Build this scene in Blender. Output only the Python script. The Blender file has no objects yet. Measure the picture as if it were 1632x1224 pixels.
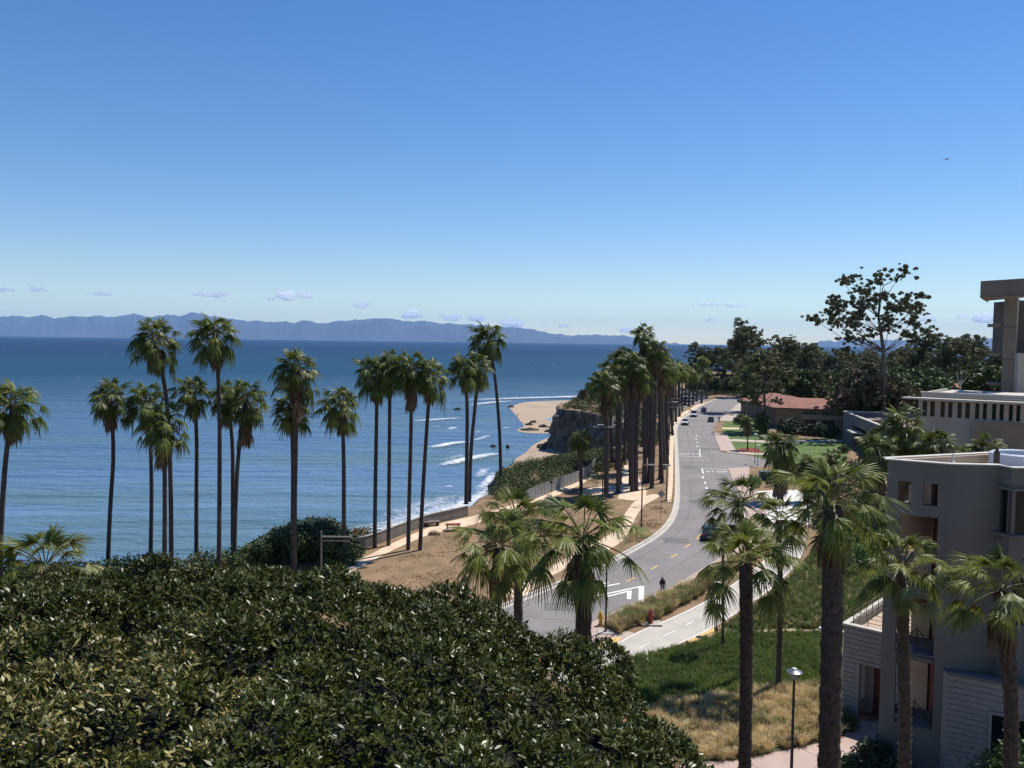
import bpy, math, random
import numpy as np
from mathutils import Vector, Matrix, geometry
import bmesh
R = math.radians
sc = bpy.context.scene
col = sc.collection
# ---------------------------------------------------------------- camera
H, SEA = 24.0, -15.0            # eye height over the bluff, sea level
F = 1350.0                      # focal length in pixels of the 1632 px wide photograph
PITCH, ROLL = math.atan(67.6 / F), 0.0127
fwd = Vector((0, math.cos(PITCH), -math.sin(PITCH)))
up0 = Vector((0, math.sin(PITCH), math.cos(PITCH)))
rt0 = Vector((1, 0, 0))
rt = (rt0 * math.cos(ROLL) + up0 * math.sin(ROLL)).normalized()
up = (up0 * math.cos(ROLL) - rt0 * math.sin(ROLL)).normalized()
cam_data = bpy.data.cameras.new('camera')
cam_data.sensor_width = 36
cam_data.lens = 36 * F / 1632
cam_data.clip_start, cam_data.clip_end = 0.5, 200000
cam = bpy.data.objects.new('camera', cam_data)
mw = Matrix((rt, up, -fwd)).transposed().to_4x4()
mw.translation = Vector((0, 0, H))
cam.matrix_world = mw
col.objects.link(cam)
sc.camera = cam
# ---------------------------------------------------------------- sky, sun, exposure
SUN_EL, SUN_AZ = R(60), R(48)   # azimuth to the right of the view direction
w = bpy.data.worlds.new('World'); sc.world = w; w.use_nodes = True
nt = w.node_tree; nt.nodes.clear()
sky = nt.nodes.new('ShaderNodeTexSky'); sky.sky_type = 'NISHITA'
sky.sun_disc = False; sky.sun_elevation = SUN_EL; sky.sun_rotation = SUN_AZ
sky.altitude = 40; sky.air_density = 1.0; sky.dust_density = 0.0; sky.ozone_density = 3.5
hs = nt.nodes.new('ShaderNodeHueSaturation'); hs.inputs['Saturation'].default_value = 1.25
hs.inputs['Hue'].default_value = 0.509
bg = nt.nodes.new('ShaderNodeBackground'); bg.inputs['Strength'].default_value = 0.1
out = nt.nodes.new('ShaderNodeOutputWorld')
nt.links.new(sky.outputs[0], hs.inputs['Color']); nt.links.new(hs.outputs[0], bg.inputs[0]); nt.links.new(bg.outputs[0], out.inputs[0])
sun_dir = Vector((math.sin(SUN_AZ) * math.cos(SUN_EL), math.cos(SUN_AZ) * math.cos(SUN_EL), math.sin(SUN_EL)))
sd = bpy.data.lights.new('sun', 'SUN'); sd.energy = 4.9; sd.angle = R(0.53); sd.color = (1, 0.955, 0.88)
so = bpy.data.objects.new('sun', sd); col.objects.link(so)
so.rotation_euler = (-sun_dir).to_track_quat('-Z', 'Y').to_euler()
so.location = (0, 0, 80)
sc.view_settings.view_transform = 'Standard'; sc.view_settings.look = 'None'
sc.view_settings.gamma = 1; sc.view_settings.use_curve_mapping = False
sc.view_settings.exposure = 0.28
sc.cycles.max_bounces = 12; sc.cycles.volume_bounces = 12; sc.cycles.diffuse_bounces = 3; sc.cycles.glossy_bounces = 2
sc.cycles.transmission_bounces = 4; sc.cycles.transparent_max_bounces = 12
sc.cycles.sample_clamp_indirect = 4
# ---------------------------------------------------------------- picture -> place helpers
def ray(px, py):
    return rt * ((px - 816) / F) + up * ((612 - py) / F) + fwd
def G(px, py, z=0.0):           # the point at height z seen at that pixel
    v = ray(px, py); return Vector((0, 0, H)) + v * ((z - H) / v.z)
def P(px, py, D):               # the point seen at that pixel, D metres ahead
    v = ray(px, py); return Vector((0, 0, H)) + v * (D / v.y)
def gl(pts, z=0.0): return [G(a, b, z) for a, b in pts]
# ---------------------------------------------------------------- materials
MATS = {}
def mat(name, c, rough=0.8, c2=None, scale=1.0, bump=0.0, bscale=None, metal=0.0, spec=0.5, detail=6.0,
        trans=0.0, stretch=None, vary=0.0, lo=0.35, hi=0.65):
    if name in MATS: return MATS[name]
    m = bpy.data.materials.new(name); m.use_nodes = True; t = m.node_tree; L = t.links.new
    b = t.nodes['Principled BSDF']; o = t.nodes['Material Output']
    b.inputs['Roughness'].default_value = rough; b.inputs['Metallic'].default_value = metal
    b.inputs['Specular IOR Level'].default_value = spec
    tc = t.nodes.new('ShaderNodeTexCoord'); mp = t.nodes.new('ShaderNodeMapping'); L(tc.outputs['Object'], mp.inputs[0])
    if stretch: mp.inputs['Scale'].default_value = stretch
    rgb = t.nodes.new('ShaderNodeRGB'); rgb.outputs[0].default_value = (*c, 1); cur = rgb.outputs[0]
    if c2 is not None:
        n = t.nodes.new('ShaderNodeTexNoise'); n.inputs['Scale'].default_value = scale; n.inputs['Detail'].default_value = detail
        L(mp.outputs[0], n.inputs['Vector'])
        r = t.nodes.new('ShaderNodeMapRange'); r.inputs[1].default_value = lo; r.inputs[2].default_value = hi
        L(n.outputs[0], r.inputs[0])
        x = t.nodes.new('ShaderNodeMix'); x.data_type = 'RGBA'; x.inputs[6].default_value = (*c, 1); x.inputs[7].default_value = (*c2, 1)
        L(r.outputs[0], x.inputs[0]); cur = x.outputs[2]
    if vary:
        oi = t.nodes.new('ShaderNodeObjectInfo'); r = t.nodes.new('ShaderNodeMapRange')
        r.inputs[3].default_value = 1 - vary; r.inputs[4].default_value = 1 + vary; L(oi.outputs['Random'], r.inputs[0])
        h = t.nodes.new('ShaderNodeHueSaturation'); L(r.outputs[0], h.inputs['Value']); L(cur, h.inputs['Color']); cur = h.outputs[0]
    L(cur, b.inputs['Base Color'])
    if bump:
        n = t.nodes.new('ShaderNodeTexNoise'); n.inputs['Scale'].default_value = bscale or scale * 3; n.inputs['Detail'].default_value = 5
        L(mp.outputs[0], n.inputs['Vector'])
        u = t.nodes.new('ShaderNodeBump'); u.inputs['Strength'].default_value = min(bump, 1); u.inputs['Distance'].default_value = 0.15
        L(n.outputs[0], u.inputs['Height']); L(u.outputs[0], b.inputs['Normal'])
    if trans:
        tr = t.nodes.new('ShaderNodeBsdfTranslucent'); L(cur, tr.inputs[0])
        x = t.nodes.new('ShaderNodeMixShader'); x.inputs[0].default_value = trans
        L(b.outputs[0], x.inputs[1]); L(tr.outputs[0], x.inputs[2]); L(x.outputs[0], o.inputs[0])
    MATS[name] = m; return m
# ---------------------------------------------------------------- mesh helpers
def link(o, parent=None):
    col.objects.link(o)
    if parent is not None: o.parent = parent
    return o
def tag(o, label=None, cat=None, group=None, kind=None):
    if label: o['label'] = label
    if cat: o['category'] = cat
    if group: o['group'] = group
    if kind: o['kind'] = kind
    return o
def thing(name, label, cat, loc, rotz=0.0, group=None):
    o = bpy.data.objects.new(name, None); o.location = loc; o.rotation_euler = (0, 0, rotz); o.empty_display_size = 0.3
    link(o); return tag(o, label, cat, group)
def mesh_np(name, V, faces, mats, mi=None, smooth=False):
    """V (n,3); faces list of int arrays (m,k) sharing k per array"""
    me = bpy.data.meshes.new(name); V = np.asarray(V, np.float32)
    loops = np.concatenate([f.ravel() for f in faces]).astype(np.int32)
    tot = np.concatenate([np.full(len(f), f.shape[1]) for f in faces]).astype(np.int32)
    start = (np.cumsum(tot) - tot).astype(np.int32)
    me.vertices.add(len(V)); me.vertices.foreach_set('co', V.ravel())
    me.loops.add(len(loops)); me.loops.foreach_set('vertex_index', loops)
    me.polygons.add(len(tot)); me.polygons.foreach_set('loop_start', start); me.polygons.foreach_set('loop_total', tot)
    for m in mats: me.materials.append(m)
    if mi is not None: me.polygons.foreach_set('material_index', np.asarray(mi, np.int32))
    if smooth: me.polygons.foreach_set('use_smooth', np.ones(len(tot), bool))
    me.update(calc_edges=True); me.validate(); return me
class MB:
    def __init__(s): s.v = []; s.f = []; s.m = []
    def add(s, vs, fs, mi=0):
        b = len(s.v); s.v += [tuple(v) for v in vs]; s.f += [[b + i for i in f] for f in fs]; s.m += [mi] * len(fs); return s
    def box(s, c, d, rz=0.0, mi=0, M=None):
        hx, hy, hz = d[0] / 2, d[1] / 2, d[2] / 2; ca, sa = math.cos(rz), math.sin(rz); vs = []
        for x, y, z in ((-1,-1,-1),(1,-1,-1),(1,1,-1),(-1,1,-1),(-1,-1,1),(1,-1,1),(1,1,1),(-1,1,1)):
            q = Vector((x * hx, y * hy, z * hz))
            if M is not None: q = M @ q
            else: q = Vector((q.x * ca - q.y * sa, q.x * sa + q.y * ca, q.z))
            vs.append(q + Vector(c))
        return s.add(vs, [(0,3,2,1),(4,5,6,7),(0,1,5,4),(1,2,6,5),(2,3,7,6),(3,0,4,7)], mi)
    def tube(s, pts, rad, n=8, mi=0, cap=True):
        pts = [Vector(p) for p in pts]
        if not hasattr(rad, '__len__'): rad = [rad] * len(pts)
        b = len(s.v); prev = None
        for i, p in enumerate(pts):
            d = (pts[min(i + 1, len(pts) - 1)] - pts[max(i - 1, 0)]).normalized()
            if prev is None: a = d.orthogonal().normalized()
            else: a = (prev - d * prev.dot(d)); a = a.normalized() if a.length > 1e-6 else d.orthogonal().normalized()
            prev = a; c = d.cross(a)
            for k in range(n):
                t = 2 * math.pi * k / n; s.v.append(tuple(p + (a * math.cos(t) + c * math.sin(t)) * rad[i]))
        for i in range(len(pts) - 1):
            for k in range(n):
                s.f.append([b + i*n + k, b + i*n + (k+1) % n, b + (i+1)*n + (k+1) % n, b + (i+1)*n + k]); s.m.append(mi)
        if cap:
            s.f.append([b + k for k in range(n)][::-1]); s.m.append(mi)
            e = b + (len(pts) - 1) * n; s.f.append([e + k for k in range(n)]); s.m.append(mi)
        return s
    def lathe(s, prof, c=(0, 0, 0), n=16, mi=0):       # prof: (radius, z)
        b = len(s.v)
        for r, z in prof:
            for k in range(n):
                t = 2 * math.pi * k / n; s.v.append((c[0] + r * math.cos(t), c[1] + r * math.sin(t), c[2] + z))
        for i in range(len(prof) - 1):
            for k in range(n):
                s.f.append([b + i*n + k, b + i*n + (k+1) % n, b + (i+1)*n + (k+1) % n, b + (i+1)*n + k]); s.m.append(mi)
        s.f.append([b + k for k in range(n)][::-1]); s.m.append(mi)
        e = b + (len(prof) - 1) * n; s.f.append([e + k for k in range(n)]); s.m.append(mi)
        return s
    def prism(s, poly, z0, z1, mi=0):                  # poly of (x, y) ccw
        n = len(poly); vs = [(p[0], p[1], z0) for p in poly] + [(p[0], p[1], z1) for p in poly]
        tri = geometry.tessellate_polygon([[Vector((p[0], p[1], 0)) for p in poly]])
        fs = [[a + n for a in t] for t in tri] + [list(t)[::-1] for t in tri]
        fs += [[i, (i+1) % n, n + (i+1) % n, n + i] for i in range(n)]
        return s.add(vs, fs, mi)
    def build(s, name, mats, parent=None, smooth=False, bevel=0.0, loc=None):
        me = bpy.data.meshes.new(name); me.from_pydata(s.v, [], s.f)
        if not isinstance(mats, (list, tuple)): mats = [mats]
        for m in mats: me.materials.append(m)
        if len(mats) > 1: me.polygons.foreach_set('material_index', s.m)
        bm = bmesh.new(); bm.from_mesh(me)
        if bevel: bmesh.ops.bevel(bm, geom=list(bm.edges), offset=bevel, segments=1, affect='EDGES', clamp_overlap=True)
        bmesh.ops.recalc_face_normals(bm, faces=list(bm.faces)); bm.to_mesh(me); bm.free()
        if smooth: me.polygons.foreach_set('use_smooth', [True] * len(me.polygons))
        me.update(); o = bpy.data.objects.new(name, me)
        if loc is not None: o.location = loc
        return link(o, parent)
def sheet(name, pts, z, m, kind='structure'):          # a flat polygon lying at height z
    vs = [(p[0], p[1], z) for p in pts]
    tri = geometry.tessellate_polygon([[Vector((v[0], v[1], 0)) for v in vs]])
    me = bpy.data.meshes.new(name); me.from_pydata(vs, [], [list(t) for t in tri])
    me.materials.append(m); me.update()
    if me.polygons and me.polygons[0].normal.z < 0: me.flip_normals()
    o = bpy.data.objects.new(name, me); link(o)
    if kind: o['kind'] = kind
    return o
def resample(pts, step):
    pts = [Vector(p) for p in pts]; o = [pts[0]]
    for a, b in zip(pts, pts[1:]):
        n = max(1, int((b - a).length / step))
        o += [a.lerp(b, k / n) for k in range(1, n + 1)]
    return o
def smooth_line(pts, it=2):
    pts = [Vector(p) for p in pts]
    for _ in range(it):
        q = [pts[0]]
        for a, b in zip(pts, pts[1:]): q += [a.lerp(b, .25), a.lerp(b, .75)]
        pts = q + [pts[-1]]
    return pts
def offs(pts, d):                                       # shift a ground polyline to its left by d
    o = []
    for i, p in enumerate(pts):
        t = (pts[min(i+1, len(pts)-1)] - pts[max(i-1, 0)]); t = Vector((t.x, t.y, 0)).normalized()
        o.append(p + Vector((-t.y, t.x, 0)) * d)
    return o
def band(mb, a, b, z0, z1, mi=0):                       # solid strip between two lines
    n = len(a)
    vs = [(p.x, p.y, z1) for p in a] + [(p.x, p.y, z1) for p in b] + [(p.x, p.y, z0) for p in a] + [(p.x, p.y, z0) for p in b]
    fs = []
    for i in range(n - 1):
        fs += [[i, i+1, n+i+1, n+i], [2*n+i, 2*n+i+1, i+1, i], [n+i, n+i+1, 3*n+i+1, 3*n+i]]
    fs += [[0, n, 3*n, 2*n], [n-1, 2*n-1, 4*n-1, 3*n-1]]
    return mb.add(vs, fs, mi)
def wall_line(mb, pts, z0, z1, th, mi=0): return band(mb, offs(pts, th/2), offs(pts, -th/2), z0, z1, mi)
def in_poly(x, y, poly):
    r = np.zeros(len(x), bool); n = len(poly); j = n - 1
    for i in range(n):
        xi, yi, xj, yj = poly[i][0], poly[i][1], poly[j][0], poly[j][1]
        c = ((yi > y) != (yj > y)) & (x < (xj - xi) * (y - yi) / (yj - yi + 1e-12) + xi)
        r ^= c; j = i
    return r
def scatter(poly, n, rng):
    xs = [p[0] for p in poly]; ys = [p[1] for p in poly]; X = []; Y = []
    got = 0
    while got < n:
        x = rng.uniform(min(xs), max(xs), n * 2); y = rng.uniform(min(ys), max(ys), n * 2); k = in_poly(x, y, poly)
        X.append(x[k]); Y.append(y[k]); got += k.sum()
    return np.concatenate(X)[:n], np.concatenate(Y)[:n]
def dup(root, loc, rotz, label, name=None, group=None, scale=1.0):
    r = root.copy(); col.objects.link(r); r.location = loc; r.rotation_euler = (0, 0, rotz); r.scale = (scale,) * 3
    r['label'] = label
    if group: r['group'] = group
    for ch in list(root.children):
        c = ch.copy(); col.objects.link(c); c.parent = r
        for g in ch.children: d = g.copy(); col.objects.link(d); d.parent = c
    return r
# ================================================================ SEA, BEACH, LAND
def sea_material():
    m = bpy.data.materials.new('sea_water'); m.use_nodes = True; t = m.node_tree; L = t.links.new; N = t.nodes.new
    b = t.nodes['Principled BSDF']; b.inputs['Roughness'].default_value = 0.22; b.inputs['IOR'].default_value = 1.33
    b.inputs['Specular IOR Level'].default_value = 0.20
    g = N('ShaderNodeNewGeometry'); sp = N('ShaderNodeSeparateXYZ'); L(g.outputs['Position'], sp.inputs[0])
    # clear shallow sandy water near the shore, deep blue water further out
    dd = N('ShaderNodeVectorMath'); dd.operation = 'LENGTH'; L(g.outputs['Position'], dd.inputs[0])
    cr = N('ShaderNodeValToRGB'); mr = N('ShaderNodeMapRange'); mr.inputs[1].default_value = 120; mr.inputs[2].default_value = 3400
    n0 = N('ShaderNodeTexNoise'); n0.inputs['Scale'].default_value = 0.004; n0.inputs['Detail'].default_value = 3; L(g.outputs['Position'], n0.inputs['Vector'])
    a0 = N('ShaderNodeMath'); a0.operation = 'MULTIPLY_ADD'; a0.inputs[1].default_value = 260; L(n0.outputs[0], a0.inputs[0]); L(dd.outputs['Value'], a0.inputs[2])
    L(a0.outputs[0], mr.inputs[0]); L(mr.outputs[0], cr.inputs[0])
    e = cr.color_ramp.elements; cr.color_ramp.interpolation = 'EASE'; e[0].position = 0.045; e[0].color = (0.090, 0.170, 0.275, 1); e[1].position = 1; e[1].color = (0.010, 0.040, 0.092, 1)
    x = e.new(0.105); x.color = (0.040, 0.102, 0.185, 1); x = e.new(0.23); x.color = (0.013, 0.058, 0.112, 1)
    # drifting streaks of sand and swell
    mp = N('ShaderNodeMapping'); mp.inputs['Scale'].default_value = (0.005, 0.035, 1); mp.inputs['Rotation'].default_value = (0, 0, R(-8)); L(g.outputs['Position'], mp.inputs[0])
    n1 = N('ShaderNodeTexNoise'); n1.inputs['Scale'].default_value = 1; n1.inputs['Detail'].default_value = 5; n1.inputs['Roughness'].default_value = .6; L(mp.outputs[0], n1.inputs['Vector'])
    r1 = N('ShaderNodeMapRange'); r1.inputs[1].default_value = .48; r1.inputs[2].default_value = .62; L(n1.outputs[0], r1.inputs[0])
    fade = N('ShaderNodeMapRange'); fade.inputs[1].default_value = 900; fade.inputs[2].default_value = 250; fade.inputs[3].default_value = 0.0; fade.inputs[4].default_value = .9; L(dd.outputs['Value'], fade.inputs[0])
    mu = N('ShaderNodeMath'); mu.operation = 'MULTIPLY'; L(r1.outputs[0], mu.inputs[0]); L(fade.outputs[0], mu.inputs[1])
    mx = N('ShaderNodeMix'); mx.data_type = 'RGBA'; mx.inputs[7].default_value = (0.055, 0.115, 0.13, 1); L(mu.outputs[0], mx.inputs[0]); L(cr.outputs[0], mx.inputs[6])
    # whitecaps out at sea: tiny breaking crests
    mp2 = N('ShaderNodeMapping'); mp2.inputs['Scale'].default_value = (0.05, 0.022, 1); L(g.outputs['Position'], mp2.inputs[0])
    n2 = N('ShaderNodeTexNoise'); n2.inputs['Scale'].default_value = 1; n2.inputs['Detail'].default_value = 2; L(mp2.outputs[0], n2.inputs['Vector'])
    r2 = N('ShaderNodeMapRange'); r2.inputs[1].default_value = .755; r2.inputs[2].default_value = .79; r2.inputs[4].default_value = .55; L(n2.outputs[0], r2.inputs[0])
    mx2 = N('ShaderNodeMix'); mx2.data_type = 'RGBA'; mx2.inputs[7].default_value = (.7, .75, .8, 1); L(r2.outputs[0], mx2.inputs[0]); L(mx.outputs[2], mx2.inputs[6])
    df = N('ShaderNodeBsdfDiffuse'); L(mx2.outputs[2], df.inputs[0]); gy = N('ShaderNodeBsdfGlossy'); gy.inputs['Roughness'].default_value = .26; gy.inputs[0].default_value = (1, 1, 1, 1)
    # ripples at three sizes
    prev = None
    for sc_, dist, st in (((0.5, 0.9, 1), 0.5, .8), ((0.09, 0.2, 1), 1.8, .8), ((0.012, 0.05, 1), 6.0, .7)):
        q = N('ShaderNodeMapping'); q.inputs['Scale'].default_value = sc_; q.inputs['Rotation'].default_value = (0, 0, R(-10)); L(g.outputs['Position'], q.inputs[0])
        n = N('ShaderNodeTexNoise'); n.inputs['Scale'].default_value = 1; n.inputs['Detail'].default_value = 4; L(q.outputs[0], n.inputs['Vector'])
        u = N('ShaderNodeBump'); u.inputs['Distance'].default_value = dist; u.inputs['Strength'].default_value = st; L(n.outputs[0], u.inputs['Height'])
        if prev: L(prev.outputs[0], u.inputs['Normal'])
        prev = u
    for q in (df, gy): L(prev.outputs[0], q.inputs['Normal'])
    fr = N('ShaderNodeFresnel'); fr.inputs['IOR'].default_value = 1.33; L(prev.outputs[0], fr.inputs['Normal'])
    # a wind-roughened sea shows the tilted fronts of its waves, so its mirror share stays low far out
    cp = N('ShaderNodeMapRange'); cp.inputs[1].default_value = 200; cp.inputs[2].default_value = 1000; cp.inputs[3].default_value = .36; cp.inputs[4].default_value = .08; L(dd.outputs['Value'], cp.inputs[0])
    mn = N('ShaderNodeMath'); mn.operation = 'MINIMUM'; L(fr.outputs[0], mn.inputs[0]); L(cp.outputs[0], mn.inputs[1])
    ms = N('ShaderNodeMixShader'); L(mn.outputs[0], ms.inputs[0]); L(df.outputs[0], ms.inputs[1]); L(gy.outputs[0], ms.inputs[2]); L(ms.outputs[0], t.nodes['Material Output'].inputs[0])
    t.nodes.remove(b); return m
S = 70000
rs = [0] + [60 * 1.35 ** k for k in range(24)]
mb = MB(); mb.add([(-S, -3000, SEA), (S, -3000, SEA), (S, S, SEA), (-S, S, SEA)], [(0, 1, 2, 3)])
tag(mb.build('sea', sea_material()), kind='structure')

sand = mat('wet_sand', (0.40, 0.285, 0.185), 0.75, (0.30, 0.225, 0.155), 0.05, detail=5)
beach_a = gl([(812, 650), (830, 641), (880, 638.5), (960, 637), (1010, 640), (1040, 700), (960, 690), (905, 691), (860, 691), (835, 690), (820, 686), (838, 680), (828, 670), (822, 662)], SEA)
sheet('beach', smooth_line(beach_a + [beach_a[0]], 2)[:-1], SEA + .06, sand)
beach_b = gl([(822, 731), (838, 722), (846, 712), (862, 702), (893, 691), (960, 696), (960, 760), (880, 760), (800, 770)], SEA)
sheet('beach', smooth_line(beach_b + [beach_b[0]], 2)[:-1], SEA + .06, sand)
pool = gl([(868, 669), (880, 665), (900, 664.5), (925, 665), (925, 671), (890, 672)], SEA)
sheet('water', smooth_line(pool + [pool[0]], 2)[:-1], SEA + .09, mat('tide_pool', (0.10, 0.16, 0.22), 0.08))

# --- foam: thin irregular layers of broken water lying on the sea
def foam_material():
    m = bpy.data.materials.new('foam'); m.use_nodes = True; t = m.node_tree; L = t.links.new; N = t.nodes.new
    b = t.nodes['Principled BSDF']; b.inputs['Base Color'].default_value = (.78, .8, .82, 1); b.inputs['Roughness'].default_value = .7
    at = N('ShaderNodeAttribute'); at.attribute_name = 'dens'
    g = N('ShaderNodeNewGeometry'); n = N('ShaderNodeTexNoise'); n.inputs['Scale'].default_value = .55; n.inputs['Detail'].default_value = 9; n.inputs['Roughness'].default_value = .75
    mp = N('ShaderNodeMapping'); mp.inputs['Scale'].default_value = (1, 1.6, 1); L(g.outputs['Position'], mp.inputs[0]); L(mp.outputs[0], n.inputs['Vector'])
    a = N('ShaderNodeMath'); a.operation = 'ADD'; L(n.outputs[0], a.inputs[0]); L(at.outputs['Fac'], a.inputs[1])
    r = N('ShaderNodeMapRange'); r.inputs[1].default_value = .94; r.inputs[2].default_value = 1.24; r.inputs[4].default_value = .92; L(a.outputs[0], r.inputs[0])
    tr = N('ShaderNodeBsdfTransparent'); x = N('ShaderNodeMixShader'); L(r.outputs[0], x.inputs[0]); L(tr.outputs[0], x.inputs[1]); L(b.outputs[0], x.inputs[2])
    L(x.outputs[0], t.nodes['Material Output'].inputs[0]); return m
FOAM = foam_material()
def foam(pts, width, dens, seed, z=.25, asym=0.5):
    """ribbon of foam along a line of photo points; width in metres; a ridge in the middle"""
    rng = np.random.default_rng(seed); c = resample(smooth_line(gl(pts, SEA), 2), 2.5); n = len(c); k = 9
    wn = np.convolve(rng.uniform(.4, 1.3, n + 8), np.ones(9) / 9, 'valid')
    V = []; A = []
    for i in range(n):
        e = math.sin(math.pi * min(1, max(0, (i + .5) / n))) ** .4
        l = offs(c, 1)[i] - c[i] if False else None
        t = (c[min(i+1, n-1)] - c[max(i-1, 0)]).normalized(); nn = Vector((-t.y, t.x, 0))
        for j in range(k):
            s_ = (j / (k - 1) - asym) * width * wn[i] * 2
            q = c[i] + nn * s_; h = math.sin(math.pi * j / (k - 1))
            V.append((q.x, q.y, SEA + .12 + z * h * e)); A.append(dens * .80 * h ** .8 * e)
    F_ = [[i*k+j, i*k+j+1, (i+1)*k+j+1, (i+1)*k+j] for i in range(n-1) for j in range(k-1)]
    me = bpy.data.meshes.new('foam_and_glitter'); me.from_pydata(V, [], F_); me.materials.append(FOAM)
    at = me.attributes.new('dens', 'FLOAT', 'POINT'); at.data.foreach_set('value', A); me.update()
    o = bpy.data.objects.new('foam_and_glitter', me); link(o); o['kind'] = 'structure'
for i, (pts, wd, de, z) in enumerate([
    ([(700, 640), (770, 638), (830, 636), (880, 634.5), (930, 633.5), (1000, 632)], 16, .78, .9),
    ([(860, 636), (900, 635), (960, 634), (1000, 633)], 9, .9, 1.6),
    ([(740, 648), (764, 644.5), (795, 641), (835, 639)], 9, .8, .5),
    ([(655, 672.5), (690, 670.5), (738, 667)], 7, .76, .6),
    ([(676, 638), (700, 637)], 6, .72, .4),
    ([(684, 715), (700, 713), (722, 708), (755, 705)], 6, .86, .7),
    ([(750, 704), (768, 700), (781, 694)], 4, .72, .4),
    ([(700, 744), (716, 741), (745, 733), (775, 727), (797, 723.5)], 6, .86, .6),
    ([(706, 738), (730, 728), (752, 724)], 7, .62, .3),
    ([(688, 681), (704, 680)], 3, .72, .3), ([(755, 690), (766, 689)], 4, .7, .3), ([(798, 684), (812, 682)], 3.4, .7, .3),
    ([(762, 765), (770, 752), (774, 747)], 4, .72, .3), ([(708, 777), (722, 776)], 2.2, .75, .2),
    ([(500, 856), (560, 847), (610, 838), (650, 829), (700, 817), (745, 800), (775, 785), (790, 760)], 7.5, .72, .3),
    ([(560, 852), (620, 842), (680, 828), (740, 808), (772, 788), (785, 775)], 4.5, .85, .3),
    ([(600, 832), (650, 818), (700, 800), (740, 785)], 13, .66, .15),  # wide thin wash, its white also painted in for sun glitter
    ([(540, 758), (552, 752), (561, 741)], 2.5, .55, .2),
    ([(760, 783), (778, 770), (790, 752)], 3.5, .8, .3)]):
    foam(pts, wd, de, 50 + i, z)

# --- flat dark rocks on the beach
rock_m = mat('dark_rock', (0.035, 0.028, 0.022), 0.9, (0.11, 0.09, 0.06), 1.2, bump=.8)
def blob(seed, rx, ry, rz, sub=2, amp=.35):
    bm = bmesh.new(); bmesh.ops.create_icosphere(bm, subdivisions=sub, radius=1)
    from mathutils import noise
    for v in bm.verts:
        d = 1 + amp * noise.noise(v.co * 1.7 + Vector((seed * 3.1, seed, 0))) + amp * .5 * noise.noise(v.co * 4 + Vector((seed, 0, 0)))
        v.co = Vector((v.co.x * rx * d, v.co.y * ry * d, v.co.z * rz * d))
    me = bpy.data.meshes.new('rock'); bm.to_mesh(me); bm.free(); me.materials.append(rock_m); return me
for i, (x0, x1, y, lab) in enumerate([
    (844, 856, 673.7, 'farthest dark flat rock on the sand, slightly right of the walker'), (836, 850, 677.8, 'thin pale topped rock just left of the farthest beach rock'),
    (830, 858, 686, 'longest low dark rock at the tip of the upper sand'), (858, 874, 681, 'thick dark rock in the middle of the beach'),
    (874, 886, 682, 'low rock trailing right from the thick dark beach rock'), (867, 879, 688.5, 'dark oval rock on the edge of the tidal channel'),
    (882, 890, 688.6, 'small rock against the cliff beside the tidal channel'), (806, 812, 714.5, 'lone dark boulder standing in the shallows'),
    (809, 820, 649.3, 'low dark rock at the seaward corner of the sand'), (781, 791, 712.5, 'low dark reef rock awash in front of the foam'),
    (722, 736, 653, 'dark reef awash beyond the breaking wave')]):
    c = G((x0 + x1) / 2, y, SEA); wdt = (x1 - x0) / F * c.y
    o = bpy.data.objects.new('beach_rock', blob(i, wdt / 2, wdt / 3.2, 1.0 + .04 * wdt if i != 7 else 1.4)); o.location = (c.x, c.y, SEA + .1)
    link(o); tag(o, lab, 'rock', 'rocks on the beach and in the shallows')
rng = random.Random(5)
for i in range(16):
    x = 858 + rng.random() * 34; y = 716 - (x - 858) * .28 + rng.uniform(-3, 3); c = G(x, y, SEA)
    o = bpy.data.objects.new('boulder', blob(40 + i, rng.uniform(.7, 1.7), rng.uniform(.7, 1.6), rng.uniform(.6, 1.3), 1)); o.location = (c.x, c.y, SEA + .5)
    link(o); tag(o, 'grey boulder in the rock pile at the foot of the cliff', 'boulder', 'boulders piled at the cliff foot')

# --- the bluff
edge_px = [(-900, 1150), (-400, 985), (0, 925), (200, 915), (380, 896), (480, 880), (560, 861), (610, 849), (650, 839), (720, 823), (770, 800), (792, 776),
           (797, 752), (812, 742), (860, 734), (895, 728), (925, 719), (955, 714), (985, 712), (1008, 705), (1012, 694), (1000, 680),
           (980, 668), (955, 660), (925, 654), (900, 652), (893, 648), (905, 641), (925, 630), (950, 617), (980, 606), (1010, 600), (1050, 592), (1090, 585)]
edge = gl(edge_px)
edge = [Vector((-260, 5, 0))] + edge[1:] + [Vector((160, 720, 0)), Vector((300, 800, 0)), Vector((700, 830, 0))]
edge = resample(smooth_line(edge, 1), 2.5)
rngn = np.random.default_rng(3)
jit = np.convolve(rngn.normal(0, 1, len(edge) + 6), np.ones(7) / 7, 'valid') * 1.6 + rngn.normal(0, .25, len(edge))
fade = [1 if p.y > 125 else .25 for p in edge]
en = offs(edge, 1)
edge = [p + (q - p) * (j * f) for p, q, j, f in zip(edge, en, jit, fade)]
ground_m = mat('dry_ground', (0.26, 0.165, 0.09), 0.95, (0.16, 0.105, 0.05), 0.35, bump=.5, bscale=3, detail=8)
gpoly = edge + [Vector((1500, 830, 0)), Vector((1500, -200, 0)), Vector((-260, -200, 0))]
sheet('ground', gpoly, 0.0, ground_m)
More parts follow.
